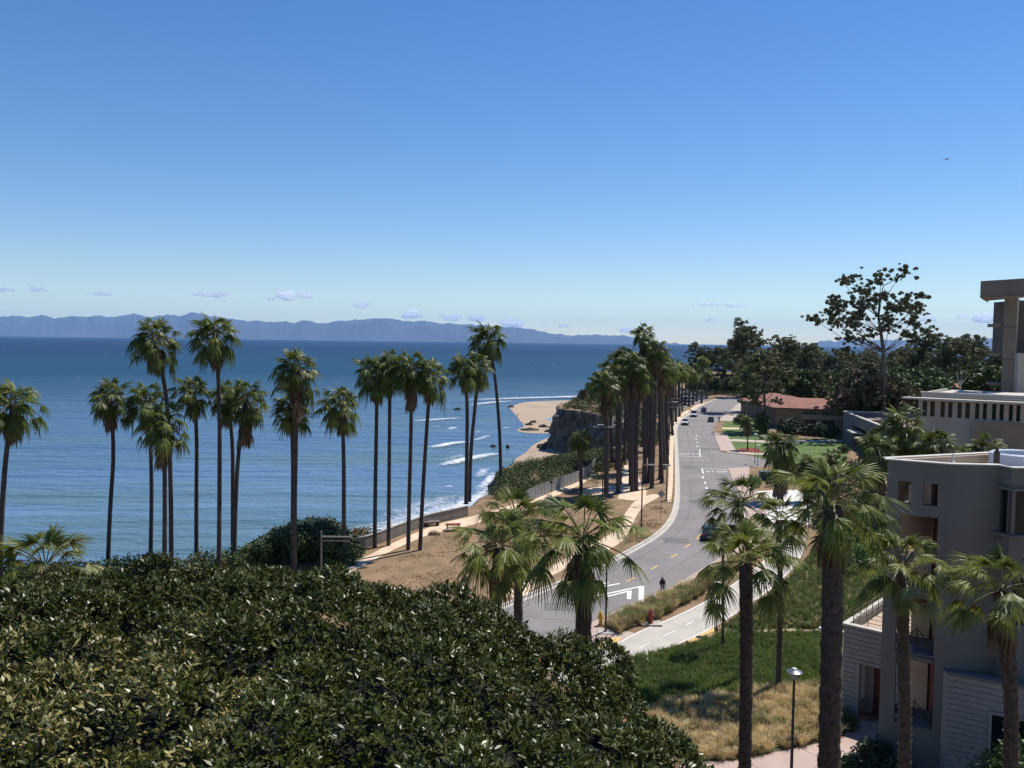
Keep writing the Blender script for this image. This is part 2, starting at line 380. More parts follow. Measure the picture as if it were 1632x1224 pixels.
def cliff():
    rows = [(0, 0.0), (.5, -.15), (.8, -.7), (.4, -1.6), (.5, -3), (.9, -4.2), (1.2, -5.4), (1.9, -6.4), (2.0, -7.6), (1.9, -8.8), (2.1, -10), (2.2, -11.2), (2.5, -12.4), (3.0, -13.6), (3.8, -15.6)]
    from mathutils import noise
    n = len(edge); V = []; outv = [q - p for p, q in zip(edge, offs(edge, 1))]
    for o_, z in rows:
        for i, p in enumerate(edge):
            k = noise.noise(Vector((p.x * .12, p.y * .12, z * .15))) * 3.0 + noise.noise(Vector((p.x * .35, p.y * .35, z * .5))) * 1.7 + noise.noise(Vector((p.x * 1.1, p.y * 1.1, z * 1.3))) * .8
            k *= 0 if z == 0 else min(1, -z / 2.5)
            q = p + outv[i] * (o_ + k); V.append((q.x, q.y, z))
    F_ = [[r*n+i, r*n+i+1, (r+1)*n+i+1, (r+1)*n+i] for r in range(len(rows)-1) for i in range(n-1)]
    me = bpy.data.meshes.new('cliff'); me.from_pydata(V, [], F_)
    me.materials.append(mat('shale', (0.030, 0.027, 0.023), 0.95, (0.115, 0.10, 0.08), .35, bump=1, bscale=1.0, stretch=(1, 1, .5), detail=9)); me.update()
    o = bpy.data.objects.new('cliff', me); link(o); o['kind'] = 'structure'
cliff()

# ================================================================ ROADS AND PATHS
asphalt = mat('asphalt', (0.165, 0.150, 0.143), 0.9, (0.225, 0.206, 0.195), 0.18, bump=.3, bscale=10, detail=11, lo=.3, hi=.7)
concrete = mat('concrete', (0.46, 0.42, 0.36), 0.85, (0.38, 0.35, 0.30), 0.6, bump=.2, bscale=6)
pink = mat('pink_paving', (0.44, 0.325, 0.275), 0.85, (0.37, 0.28, 0.235), 0.5, bump=.2, bscale=5)
trail_m = mat('sandy_trail', (0.68, 0.52, 0.37), 0.95, (0.56, 0.41, 0.28), 0.5, bump=.3, bscale=4)
L_px = [(500, 1085), (700, 1012), (839, 957), (910, 927), (948, 912), (986, 893), (1038, 865), (1062, 847), (1074, 832), (1081, 816), (1084, 795), (1083.5, 765), (1082, 731), (1080, 700), (1079, 684), (1083, 673), (1098, 661), (1116, 648), (1133, 639.5), (1148, 634.5), (1164, 632.5), (1180, 631)]
R_px = [(700, 1130), (870, 1035), (940, 995), (980, 976), (1027, 956), (1059, 944), (1104, 917), (1150, 889), (1178, 866), (1189, 842), (1188, 815), (1180, 785), (1169, 761), (1162, 748), (1155, 730), (1150, 722), (1143, 706), (1138, 692), (1136, 683), (1143, 671), (1164, 655), (1176, 643.5), (1185, 637), (1196, 633.5)]
Ll = resample(smooth_line(gl(L_px), 2), 1.5); Rl = resample(smooth_line(gl(R_px), 2), 1.5)
sheet('road', Ll + Rl[::-1], 0.012, asphalt)
mb = MB(); band(mb, offs(Ll, 0.0), offs(Ll, .55), -.1, .022)
tag(mb.build('gutter', concrete), kind='structure')
mb = MB(); band(mb, offs(Ll, .55), offs(Ll, .85), -.1, .15)
tag(mb.build('kerb', mat('kerb_concrete', (0.52, 0.485, 0.42), .85, (0.42, 0.39, 0.33), .8)), kind='structure')
# tar seams and repair patches in the asphalt
mb = MB(); tar = mat('tar_seam', (.075, .07, .068), .8, (.10, .093, .09), 2)
midl = [a.lerp(Rl[min(int(i * len(Rl) / len(Ll)), len(Rl) - 1)], .5) for i, a in enumerate(Ll)]
for k_, (o_, i0_, i1_) in enumerate(((-1.9, 20, 120), (2.1, 70, 160), (.4, 100, 230), (-2.6, 150, 240), (3.0, 10, 60))):
    sg = [p + Vector((random.Random(i + k_).uniform(-.08, .08), 0, 0)) for i, p in enumerate(offs(midl, o_)[i0_:i1_])]
    if len(sg) > 3: band(mb, sg, offs(sg, .07), .0, .0155)
for k_ in range(14):
    i = 12 + k_ * 17
    if i < min(len(Ll), len(midl)) - 2: a, b = Ll[i], midl[i] + (midl[i] - Ll[i]) * random.Random(k_).uniform(-.3, .9); sg = [a.lerp(b, f) + Vector((0, random.Random(k_ * 9 + f).uniform(-.25, .25), 0)) for f in (0, .2, .4, .6, .8, 1)]; band(mb, sg, offs(sg, .06), .0, .0157)
tag(mb.build('tar_seams', tar), kind='structure')
patch_m = mat('asphalt_patch', (.125, .116, .112), .9, (.15, .14, .134), .6, bump=.2)
for x_, y_, w_, l_ in ((905, 968, 2.2, 3.4), (1078, 862, 1.6, 4.5), (1120, 800, 2.0, 5.0), (1100, 745, 1.6, 7), (1135, 716, 2.4, 6)):
    c_ = G(x_, y_); sheet('road_patch', [c_ + Vector(q) for q in ((-w_, -l_ * .3, 0), (w_ * .9, -l_ * .34, 0), (w_, l_ * .3, 0), (-w_ * .95, l_ * .35, 0))], .0145, patch_m)
# pavement on the inland side
def near_idx(line, p): return min(range(len(line)), key=lambda i: (line[i] - p).length)
i0, i1 = near_idx(Rl, G(870, 1035)), near_idx(Rl, G(1162, 748)); seg = Rl[i0:i1]
mb = MB(); band(mb, offs(seg, -.0), offs(seg, -2.9), -.1, .13); tag(mb.build('pavement', pink), kind='structure')
i2, i3 = near_idx(Rl, G(1148, 719)), near_idx(Rl, G(1138, 690)); seg2 = Rl[i2:i3]
mb = MB(); band(mb, offs(seg2, 0), offs(seg2, -3.4), -.1, .13); tag(mb.build('pavement', pink), kind='structure')
seg3 = Rl[near_idx(Rl, G(1143, 671)):near_idx(Rl, G(1190, 635))]
mb = MB(); band(mb, offs(seg3, 0), offs(seg3, -4.2), -.1, .13); tag(mb.build('pavement', mat('pale_paving', (0.42, 0.36, 0.29), .85, (0.35, .3, .24), .4)), kind='structure')
# side street and paving round its corners
sheet('road', gl([(1148, 722), (1162, 748), (1200, 744), (1260, 742), (1260, 728), (1200, 727), (1165, 722)]), 0.008, asphalt)
sheet('pavement', gl([(1160, 747), (1166, 762), (1178, 785), (1195, 790), (1194, 745)]), 0.10, pink)
sheet('pavement', gl([(1150, 714), (1160, 721.5), (1195, 725), (1250, 727), (1250, 724.5), (1196, 722), (1165, 719)]), 0.10, mat('pale_pavement', (.48, .40, .33), .85, (.42, .35, .28), .5))
# far left: path beside the road, kerb grass
sheet('path', smooth_line(gl([(1063, 800), (1066, 760), (1066, 720), (1068, 690), (1076, 668), (1092, 655), (1100, 652), (1093, 664), (1082, 674), (1075, 690), (1073, 720), (1073, 760), (1070, 800)]), 1), 0.010, trail_m)
sheet('verge', gl([(1078, 676), (1090, 662), (1104, 653), (1112, 648), (1098, 659), (1082, 672), (1079, 680)]), 0.016, mat('verge_grass', (.10, .11, .03), .95, (.16, .12, .05), .8))
sheet('path', gl([(1100, 652), (1108, 646), (1125, 640), (1118, 646), (1104, 654)]), .02, trail_m)
# trails on the bluff
sheet('path', smooth_line(gl([(430, 930), (520, 908), (575, 892), (620, 868), (660, 850), (700, 834), (740, 826), (770, 818), (860, 792), (905, 772), (950, 752), (952, 757), (912, 780), (860, 800), (800, 818), (745, 840), (690, 850), (668, 858), (640, 870), (600, 890), (560, 912), (470, 950)]), 1), 0.010, trail_m)
sheet('path', smooth_line(gl([(800, 950), (850, 918), (905, 888), (950, 865), (975, 850), (990, 830), (1000, 812), (1013, 797), (1035, 788), (1052, 788), (1050, 793), (1030, 803), (1018, 815), (1008, 835), (1000, 855), (975, 875), (925, 895), (870, 922), (830, 955)]), 1), 0.014, trail_m)
sheet('path', smooth_line(gl([(985, 795), (990, 770), (995, 745), (999, 722), (1003, 715), (1010, 722), (1013, 745), (1020, 768), (1035, 790), (1010, 798)]), 1), 0.018, trail_m)
sheet('path', gl([(920, 783), (960, 772), (985, 775), (985, 785), (950, 790), (925, 792)]), .022, trail_m)
# bicycle path with pale edge lines
bl = resample(smooth_line(gl([(880, 1080), (976, 1031), (1011, 1009), (1059, 990), (1108, 967.5), (1150, 944), (1195, 912), (1228, 885), (1240, 862), (1236, 836)]), 2), 1.5)
br = resample(smooth_line(gl([(930, 1110), (1031, 1052), (1096, 1020), (1139, 1000), (1185, 970), (1235, 935), (1275, 895), (1285, 862), (1280, 836)]), 2), 1.5)
sheet('bicycle_path', bl + br[::-1], 0.012, concrete)
mb = MB(); band(mb, bl, offs(bl, -.14), .0, .02); band(mb, br, offs(br, .14), 0, .02)
cl = resample(smooth_line([a.lerp(b, .5) for a, b in zip(gl([(976, 1031), (1059, 990), (1108, 967.5), (1150, 944), (1195, 912)]), gl([(1031, 1052), (1120, 1010), (1160, 985), (1200, 960), (1245, 925)]))], 2), 3)
for a, b in list(zip(cl, cl[1:]))[::2]: band(mb, [a, b], offs([a, b], .1), 0, .02)
white_paint = mat('white_paint', (.72, .71, .68), .7, (.6, .58, .55), 2.0)
yellow_paint = mat('yellow_paint', (.70, .42, .08), .7, (.6, .36, .09), 2.0)
tag(mb.build('path_marking', white_paint), kind='structure')
sheet('plaza', gl([(1178, 830), (1196, 783), (1270, 781), (1300, 800), (1290, 836), (1236, 848), (1196, 845)]), .02, mat('white_concrete', (.70, .67, .62), .85, (.6, .58, .54), .4))
# corner by the hydrant, yellow kerb ramps, foreground walk
sheet('pavement', gl([(905, 1015), (968, 998), (1011, 1009), (976, 1031), (880, 1078), (860, 1050)]), .016, mat('corner_paving', (.44, .36, .30), .85, (.36, .30, .25), .6))
ramp_m = mat('yellow_tactile', (.62, .40, .13), .8, (.54, .36, .14), 3.0)
sheet('tactile_paving', gl([(957, 1019), (992, 1015), (985, 1024), (950, 1036), (945, 1028)]), .024, ramp_m)
sheet('tactile_paving', gl([(1095, 1021), (1137, 1001), (1146, 1006), (1100, 1026)]), .024, ramp_m)
sheet('walkway', gl([(1060, 1262), (1090, 1208), (1118, 1214), (1180, 1212), (1230, 1200), (1300, 1186), (1345, 1176), (1400, 1195), (1440, 1230), (1440, 1400), (900, 1400), (1000, 1290)]), .014, pink)
sheet('terrace', gl([(1345, 1176), (1350, 1150), (1420, 1150), (1560, 1150), (1560, 1300), (1440, 1260), (1400, 1195)]), .012, pink)
mb = MB()
for a, b in (((1276, 1193), (1330, 1222)), ((1180, 1211), (1240, 1240)), ((1130, 1300), (1340, 1205))):
    pa, pb = G(*a), G(*b); band(mb, [pa, pb], offs([pa, pb], .03), .01, .018)
tag(mb.build('paving_joint', mat('joint', (.12, .09, .08), .9)), kind='structure')
# painted marks on the road: polygons in the photo's own outline, laid on the asphalt
def c6(pts): return [(900 + x / 6.277, 880 + y / 6.277) for x, y in pts]
def flat(name, polys, z, m):
    mb = MB()
    for p in polys:
        g = p if isinstance(p[0], Vector) else gl(p)
        tri = geometry.tessellate_polygon([[Vector((v.x, v.y, 0)) for v in g]])
        mb.add([(v.x, v.y, z) for v in g], [list(t) for t in tri])
    o = mb.build(name, m); o['kind'] = 'structure'
    return o
flat('road_marking', [c6([(300, 436), (740, 344), (740, 356), (345, 440), (305, 441)]), c6([(740, 342), (795, 338), (793, 490), (738, 486)]),
     c6([(425, 438), (625, 388), (625, 402), (432, 449)]), c6([(625, 388), (671, 385), (664, 474), (621, 470)]),
     c6([(120, 300), (150, 284), (136, 413), (86, 416)]), c6([(150, 284), (300, 292), (270, 330), (440, 300), (440, 312), (262, 346), (230, 345), (255, 305), (148, 303)]), c6([(262, 360), (550, 310), (553, 320), (262, 375)])], .02, white_paint)
def dash(a, b, wd):
    pa, pb = G(*a), G(*b); d = (pb - pa).normalized(); n = Vector((-d.y, d.x, 0)) * wd / 2
    return [pa + n, pb + n, pb - n, pa - n]
flat('road_marking', [dash((998, 927), (1012, 920.6), .17), dash((1038, 907.5), (1048, 901.5), .17), dash((1069, 889), (1078.5, 883.5), .17),
     dash((1092, 873), (1100, 867), .17), dash((1110, 859), (1116, 852), .17)], .02, yellow_paint)
dots = [(1120, 761), (1123.5, 769.5), (1126, 778), (1129, 786.5), (1131, 795.5), (1133, 806), (1134, 817), (1132, 829)]
flat('road_marking', [dash((x, y + 1.6), (x, y - 1.6), .3) for x, y in dots] + [dash((x, y + .9), (x, y - .7), .3) for x, y in ((1110, 694), (1109.5, 700), (1111, 705), (1111.5, 711), (1115, 717), (1115.5, 719))], .02, white_paint)
flat('road_marking', [dash((1118.5, 746.5), (1161, 749), .3), dash((1118.5, 746.5), (1121, 755), .25), dash((1080, 726.5), (1117, 728), .35), dash((1114.5, 721), (1116.5, 728), .25)], .02, white_paint)
def road_text(txt, c, size, rot, sy):
    cu = bpy.data.curves.new('road_text', 'FONT'); cu.body = txt; cu.align_x = 'CENTER'; cu.align_y = 'CENTER'; cu.size = size; cu.space_character = 1.15; cu.offset = 0.03
    o = bpy.data.objects.new('tmp', cu); col.objects.link(o); dg = bpy.context.evaluated_depsgraph_get()
    me = bpy.data.meshes.new_from_object(o.evaluated_get(dg)); bpy.data.objects.remove(o)
    me.materials.clear(); me.materials.append(white_paint)
    q = bpy.data.objects.new('road_lettering', me); q.location = (c.x, c.y, .022); q.rotation_euler = (0, 0, rot); q.scale = (1, sy, 1); link(q); q['kind'] = 'structure'
road_text('STOP', G(1142.5, 752), 1.55, R(-3), 1.35)
road_text('STOP', G(1099.5, 723.3), 1.75, R(180), 1.1)
# lawn, mulch bed
lawn_m = mat('lawn', (0.095, 0.150, 0.026), 0.95, (0.060, 0.105, 0.018), .3, bump=.5, bscale=8, detail=8)
sheet('lawn', gl([(1152, 680), (1160, 672), (1183, 655), (1187, 672), (1250, 700), (1345, 698), (1352, 740), (1260, 742), (1168, 719), (1160, 706), (1150, 690)]), .02, lawn_m)
sheet('lawn', gl([(1150, 676), (1158, 672), (1172, 663), (1177, 652), (1186, 646), (1190, 655), (1190, 680), (1155, 681)]), .024, lawn_m)
mulch = mat('red_mulch', (.22, .035, .02), .95, (.12, .02, .015), 1.0, bump=.8)
sheet('mulch_bed', smooth_line(gl([(1168, 722), (1172, 717), (1186, 714), (1210, 714), (1216, 723), (1190, 724), (1168, 722)]), 2)[:-1], .03, mulch)
sheet('path', gl([(1150, 681.5), (1250, 683), (1250, 685), (1152, 684)]), .03, trail_m)
sheet('path', gl([(1155, 701), (1170, 700), (1230, 703), (1345, 701), (1345, 703.5), (1230, 706), (1165, 703)]), .03, MATS['pale_pavement'])
# ---------------------------------------------------------------- islands across the channel
def island(name, prof, D, back, label):
    V = []; n = len(prof); rngi = np.random.default_rng(8); from mathutils import noise
    xs = [a for a, b in prof]; ys = [b for a, b in prof]
    X = np.linspace(xs[0], xs[-1], 420); Y = np.interp(X, xs, ys) + np.array([noise.fractal(Vector((x * .05, 7.7, 0)), .6, 2.2, 8) * 2.4 for x in X])
    rows = 16; pts = []
    for r in range(rows + 1):
        f = r / rows
        for x, y in zip(X, Y):
            top = P(x, y, D).z; base = SEA - 10; xx = P(x, y, D).x
            ridge = noise.fractal(Vector((x * .07, f * 9.0, 1.3)), 1, 2, 5) * .30
            prof_h = math.sin(math.pi * min(1, f / .62) / 2) if f < .62 else math.cos(math.pi * (f - .62) / .76)
            hgt = (top - base) * max(0, prof_h + (ridge * (1 - abs(f - .62) / .62) * .55 if abs(f - .62) > .03 and f < .62 else 0))
            hgt = min(hgt, (top - base)); yy = D + (f - .62) * back
            hgt = hgt * yy / D if f > 0 else 0
            pts.append((xx * yy / D, yy, base + (hgt if f > 0 else 0)))
    m_ = len(X)
    Fc = [[r*m_+i, r*m_+i+1, (r+1)*m_+i+1, (r+1)*m_+i] for r in range(rows) for i in range(m_ - 1)]
    me = bpy.data.meshes.new(name); me.from_pydata(pts, [], Fc)
    me.materials.append(mat('island_hills', (.055, .07, .095), .95, (.035, .05, .07), .0006, detail=8)); me.update(); me.polygons.foreach_set('use_smooth', [True] * len(me.polygons))  # blue of the distant air mixed into the hill colour itself
    o = bpy.data.objects.new(name, me); link(o); o['kind'] = 'structure'
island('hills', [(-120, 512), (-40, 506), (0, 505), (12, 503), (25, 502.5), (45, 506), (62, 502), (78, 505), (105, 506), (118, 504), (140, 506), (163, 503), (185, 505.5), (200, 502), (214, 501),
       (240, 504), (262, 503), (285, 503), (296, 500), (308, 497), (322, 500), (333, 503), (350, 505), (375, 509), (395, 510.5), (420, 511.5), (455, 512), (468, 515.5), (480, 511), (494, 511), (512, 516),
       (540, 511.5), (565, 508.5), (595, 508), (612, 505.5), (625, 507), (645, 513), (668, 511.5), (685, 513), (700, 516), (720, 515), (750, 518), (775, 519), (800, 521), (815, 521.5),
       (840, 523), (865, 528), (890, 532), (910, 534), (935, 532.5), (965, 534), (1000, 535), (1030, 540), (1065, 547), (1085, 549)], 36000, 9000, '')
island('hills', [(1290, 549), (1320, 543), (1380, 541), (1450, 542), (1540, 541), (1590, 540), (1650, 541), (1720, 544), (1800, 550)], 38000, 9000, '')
# ================================================================ FAN PALMS
palm_green = mat('palm_green', (0.125, 0.155, 0.026), 0.45, (0.19, 0.21, 0.045), 1.5, spec=.22, trans=.38, vary=.15)
palm_dark = mat('palm_deep_green', (0.062, 0.088, 0.016), 0.45, (0.10, 0.125, 0.022), 1.5, spec=.22, trans=.35, vary=.15)
palm_yellow_lit = mat('palm_yellow_green_highlight', (0.24, 0.25, 0.09), 0.5, (0.17, 0.20, 0.06), 1.5, trans=.25)  # yellow-green fans, also standing in for bright highlights on the leaves
palm_stem = mat('palm_stalk', (0.17, 0.17, 0.06), 0.5, (0.22, 0.17, 0.08), 2)
palm_dead = mat('palm_dead_leaf', (0.10, 0.066, 0.034), 0.8, (0.18, 0.125, 0.07), 1.5, trans=.15, vary=.15)
trunk_near = mat('palm_trunk_bark', (0.050, 0.038, 0.030), 0.95, (0.105, 0.083, 0.064), 6, bump=.8, bscale=14, stretch=(1, 1, .6))
trunk_far = mat('palm_trunk_smooth', (0.050, 0.040, 0.034), 0.95, (0.085, 0.070, 0.060), 3, bump=.5, stretch=(1, 1, .35), vary=.12)
Z = np.array([0, 0, 1.0])
def nrm(v): return v / (np.linalg.norm(v, axis=-1, keepdims=True) + 1e-9)
class Leaves:
    def __init__(s): s.V = []; s.F4 = []; s.mi = []; s.n = 0
    def quads(s, v, mi):                                # v (m,4,3)
        m = len(v); s.V.append(v.reshape(-1, 3)); s.F4.append(np.arange(m * 4).reshape(m, 4) + s.n); s.mi.append(np.full(m, mi) if np.isscalar(mi) else mi); s.n += m * 4
    def mesh(s, name, mats): return mesh_np(name, np.concatenate(s.V), [np.concatenate(s.F4)], mats, np.concatenate(s.mi))
def fan_leaf(A, rng, o, az, el, lp, Rr, nseg, droop, mi, wind=(0, 0, 0), stem=3, fold=.3, sw=.03):
    d = np.array([math.cos(az) * math.cos(el), math.sin(az) * math.cos(el), math.sin(el)]) + np.array(wind)
    d /= np.linalg.norm(d); g = .16 + .12 * rng.random()
    ts = np.linspace(0, 1, 5)[:, None]; pts = o + d * lp * ts - Z * g * lp * ts ** 2 * (1 if el > -.8 else .2)
    s = np.cross(d, Z); s = s / np.linalg.norm(s) if np.linalg.norm(s) > .1 else np.array([-math.sin(az), math.cos(az), 0])
    for w_ in (s * sw, np.cross(s, d) * sw):
        a = pts - w_; b = pts + w_; A.quads(np.stack([a[:-1], b[:-1], b[1:], a[1:]], 1), stem)
    d1 = nrm(pts[-1] - pts[-2]); d1 = nrm(d1 - Z * droop * .12)
    s = nrm(s + rng.normal(0, .25, 3)); s = nrm(s - d1 * (s @ d1)); n = np.cross(s, d1)
    T = R(rng.uniform(95, 125)); th = np.linspace(-T, T, nseg) + rng.normal(0, .02, nseg); dth = 2 * T / nseg
    c, q = np.cos(th)[:, None], np.sin(th)[:, None]
    u = nrm(c * d1 + q * s - n * fold * np.abs(q) - n * .12); t = nrm(-q * d1 + c * s)
    t = nrm(t + n * (rng.choice([-1, 1], nseg) * rng.uniform(.1, .55, nseg))[:, None])
    Rk = Rr * (.78 + .22 * np.cos(th)) * rng.uniform(.9, 1.1, nseg)
    fr = np.array([.03, .48, .78, 1.0]); hw = np.array([.03, .48 * math.tan(dth / 2) * 1.15, .48 * math.tan(dth / 2) * .7, .004])
    dz = np.maximum(0, fr - .32) ** 1.7 * droop * 1.15
    tip = rng.uniform(.6, 1.4, nseg)
    cen = pts[-1] + u[:, None] * (Rk[:, None] * fr)[:, :, None] * (1 - .25 * np.minimum(1, dz))[None, :, None] - Z * (Rk * tip)[:, None, None] * dz[None, :, None] + np.array(wind) * (Rk[:, None] * dz)[:, :, None] * .7
    e = t[:, None] * (Rk[:, None] * hw)[:, :, None]
    a, b = cen - e, cen + e
    A.quads(np.stack([a[:, :-1], b[:, :-1], b[:, 1:], a[:, 1:]], 2).reshape(-1, 4, 3), mi)
def palm_crown(seed, nlive=36, nseg=26, lp=(1.1, 1.6), Rr=(.95, 1.25), low=-45, wind=(-.12, 0, 0), droop=(.5, 1.3), sw=.03, hub=.35, ypc=.08, gpc=.75):
    rng = np.random.default_rng(seed); A = Leaves()
    for i in range(nlive):
        f = (i + .5) / nlive; el = R(82 + (low - 82) * f ** .85 + rng.normal(0, 6)); az = i * 2.39996 + rng.normal(0, .25)
        k = .72 + .28 * min(1, f * 2.2)
        mi = 2 if rng.random() < ypc + .07 * f else (0 if rng.random() < gpc else 1)
        fan_leaf(A, rng, np.array([0, 0, hub * (1 - f)]) + np.array([math.cos(az), math.sin(az), 0]) * .12, az, el, rng.uniform(*lp) * k, rng.uniform(*Rr) * (.85 + .15 * k), nseg,
                 rng.uniform(*droop) * (.35 + .8 * f), mi, wind, sw=sw)
    return A.mesh('crown', [palm_green, palm_dark, palm_yellow_lit, palm_stem, palm_dead])
def palm_skirt(seed, n=22, nseg=12, ln=(.9, 1.4), Rr=(.8, 1.1), depth=1.0, wind=(-.05, 0, 0)):
    rng = np.random.default_rng(seed); A = Leaves()
    for i in range(n):
        az = i * 2.4 + rng.normal(0, .3); el = R(rng.uniform(-86, -58)); z = -rng.random() * depth
        fan_leaf(A, rng, np.array([math.cos(az) * .18, math.sin(az) * .18, z]), az, el, rng.uniform(*ln) * .7, rng.uniform(*Rr), nseg, rng.uniform(.6, 1.2), 4, wind, stem=4, fold=.8)
    return A.mesh('dead_leaf_skirt', [palm_green, palm_dark, palm_yellow_lit, palm_stem, palm_dead])
C_NEAR = [palm_crown(100 + i, 31, 30, low=-30, wind=(-.05 - .03 * i, 0, 0), sw=.026, droop=(.25, 1.1), lp=(1.1, 1.95), Rr=(.8, 1.15)) for i in range(4)]
C_MID = [palm_crown(200 + i, 44, 16, lp=(.7, 1.9), Rr=(.7, 1.3), low=-52, wind=(-.2, .03, 0), droop=(.3, 1.6), ypc=.12, gpc=.08) for i in range(6)]
C_FAR = [palm_crown(300 + i, 34, 9, lp=(.9, 1.3), Rr=(.9, 1.2), low=-65, wind=(-.08, 0, 0), droop=(.7, 1.5), sw=.05) for i in range(4)]
S_MID = [palm_skirt(400 + i, 34, 10, depth=1.7, ln=(1.0, 1.7)) for i in range(4)]
S_LONG = [palm_skirt(420 + i, 62, 10, depth=3.0, ln=(1.0, 1.7)) for i in range(2)]
S_NEAR = [palm_skirt(440 + i, 7, 16, depth=.3) for i in range(2)]
def trunk_mesh(pts, r0, r1, near, flare=1.0):
    """pts relative to the base; near trunks carry the cross-hatched stubs of old leaf bases"""
    pts = [Vector(p) for p in pts]; L_ = sum((b - a).length for a, b in zip(pts, pts[1:]))
    # Catmull-like smoothing
    q = smooth_line(pts, 3) if len(pts) > 2 else pts
    q = resample(q, .13 if near else .8)
    n = 18 if near else 8; V = []; m = len(q); acc = 0
    for i, p in enumerate(q):
        f = i / (m - 1); r = r0 + (r1 - r0) * f + flare * r0 * .9 * math.exp(-f * L_ / .55)
        for k in range(n):
            a = 2 * math.pi * k / n
            if near:
                boot = ((k * .5 + i * .5) % 3) / 3 if True else 0
                rough = f * L_ > L_ * .28
                rr = r * (1 + (.16 if rough else .03) * (boot - .35) + random.Random(i * 31 + k).uniform(-.03, .05))
            else: rr = r * (1 + .05 * ((i % 2) - .5))
            V.append((p.x + math.cos(a) * rr, p.y + math.sin(a) * rr, p.z))
    F_ = np.array([[i*n+k, i*n+(k+1) % n, (i+1)*n+(k+1) % n, (i+1)*n+k] for i in range(m-1) for k in range(n)])
    return mesh_np('trunk', V, [F_], [trunk_near if near else trunk_far], smooth=not near)
def palm(label, base, line, crown, skirt=None, r0=.24, r1=.17, cs=1.0, rz=0.0, near=False, group=None, flare=1.0, tilt=0, ss=1.0, sz=None, name='fan_palm'):
    """base: ground point; line: points from the base up to the heart of the crown"""
    t = thing(name, label, 'palm tree', base, 0, group)
    rel = [p - base for p in line]; tm = trunk_mesh(rel, r0, r1, near, flare)
    if near:                                            # broken stubs of old leaf bases standing off the bark
        rs_ = np.random.default_rng(int(base.y * 10)); q = resample(smooth_line(rel, 3), .05); n0 = int(len(q) * .3); SV = []
        for i in range(n0, len(q)):
            f = i / len(q); r = r0 + (r1 - r0) * f
            for k in range(3):
                a = i * 2.39996 + k * 2.09 + rs_.normal(0, .1); o = np.array(q[i]); e = np.array([math.cos(a), math.sin(a), 0]); s = np.array([-e[1], e[0], 0]) * rs_.uniform(.03, .06)
                b0 = o + e * r * .8; tip = o + e * (r + rs_.uniform(.03, .09)) + Z * rs_.uniform(.08, .17); SV += [b0 - s, b0 + s, tip + s * .5, tip - s * .5]
        v0 = np.array([v.co for v in tm.vertices]); f0 = np.array([list(p_.vertices) for p_ in tm.polygons]); SV = np.array(SV); f1 = np.arange(len(SV)).reshape(-1, 4) + len(v0)
        tm = mesh_np('trunk', np.concatenate([v0, SV]), [f0, f1], [trunk_near, mat('leaf_base_stub', (.15, .115, .085), .9, (.07, .052, .04), 5)], np.concatenate([np.zeros(len(f0)), np.ones(len(f1))]))
    link(bpy.data.objects.new('trunk', tm), t)
    c = bpy.data.objects.new('crown', crown); c.location = line[-1] - base; c.rotation_euler = (0, tilt, rz); c.scale = (cs, cs, cs * (sz or 1)); link(c, t)
    if skirt:
        s = bpy.data.objects.new('dead_leaf_skirt', skirt); s.location = line[-1] - base - Vector((0, 0, .1)); s.rotation_euler = (0, tilt, rz + 1); s.scale = (ss, ss, ss); link(s, t)
    return t
def palm_px(label, D, pts, crown, lift=0, **k):
    """pts: photo points of the trunk from low to crown heart, all D metres ahead; the base drops to the ground"""
    pts = list(pts); pts[-1] = (pts[-1][0], pts[-1][1] - lift)
    q = [P(x, y, D) for x, y in pts]; b = Vector((q[0].x - (q[1].x - q[0].x) * .15, D, 0)); return palm(label, b, [b] + q, crown, **k)
row = 'tall fan palms in the row along the bluff'
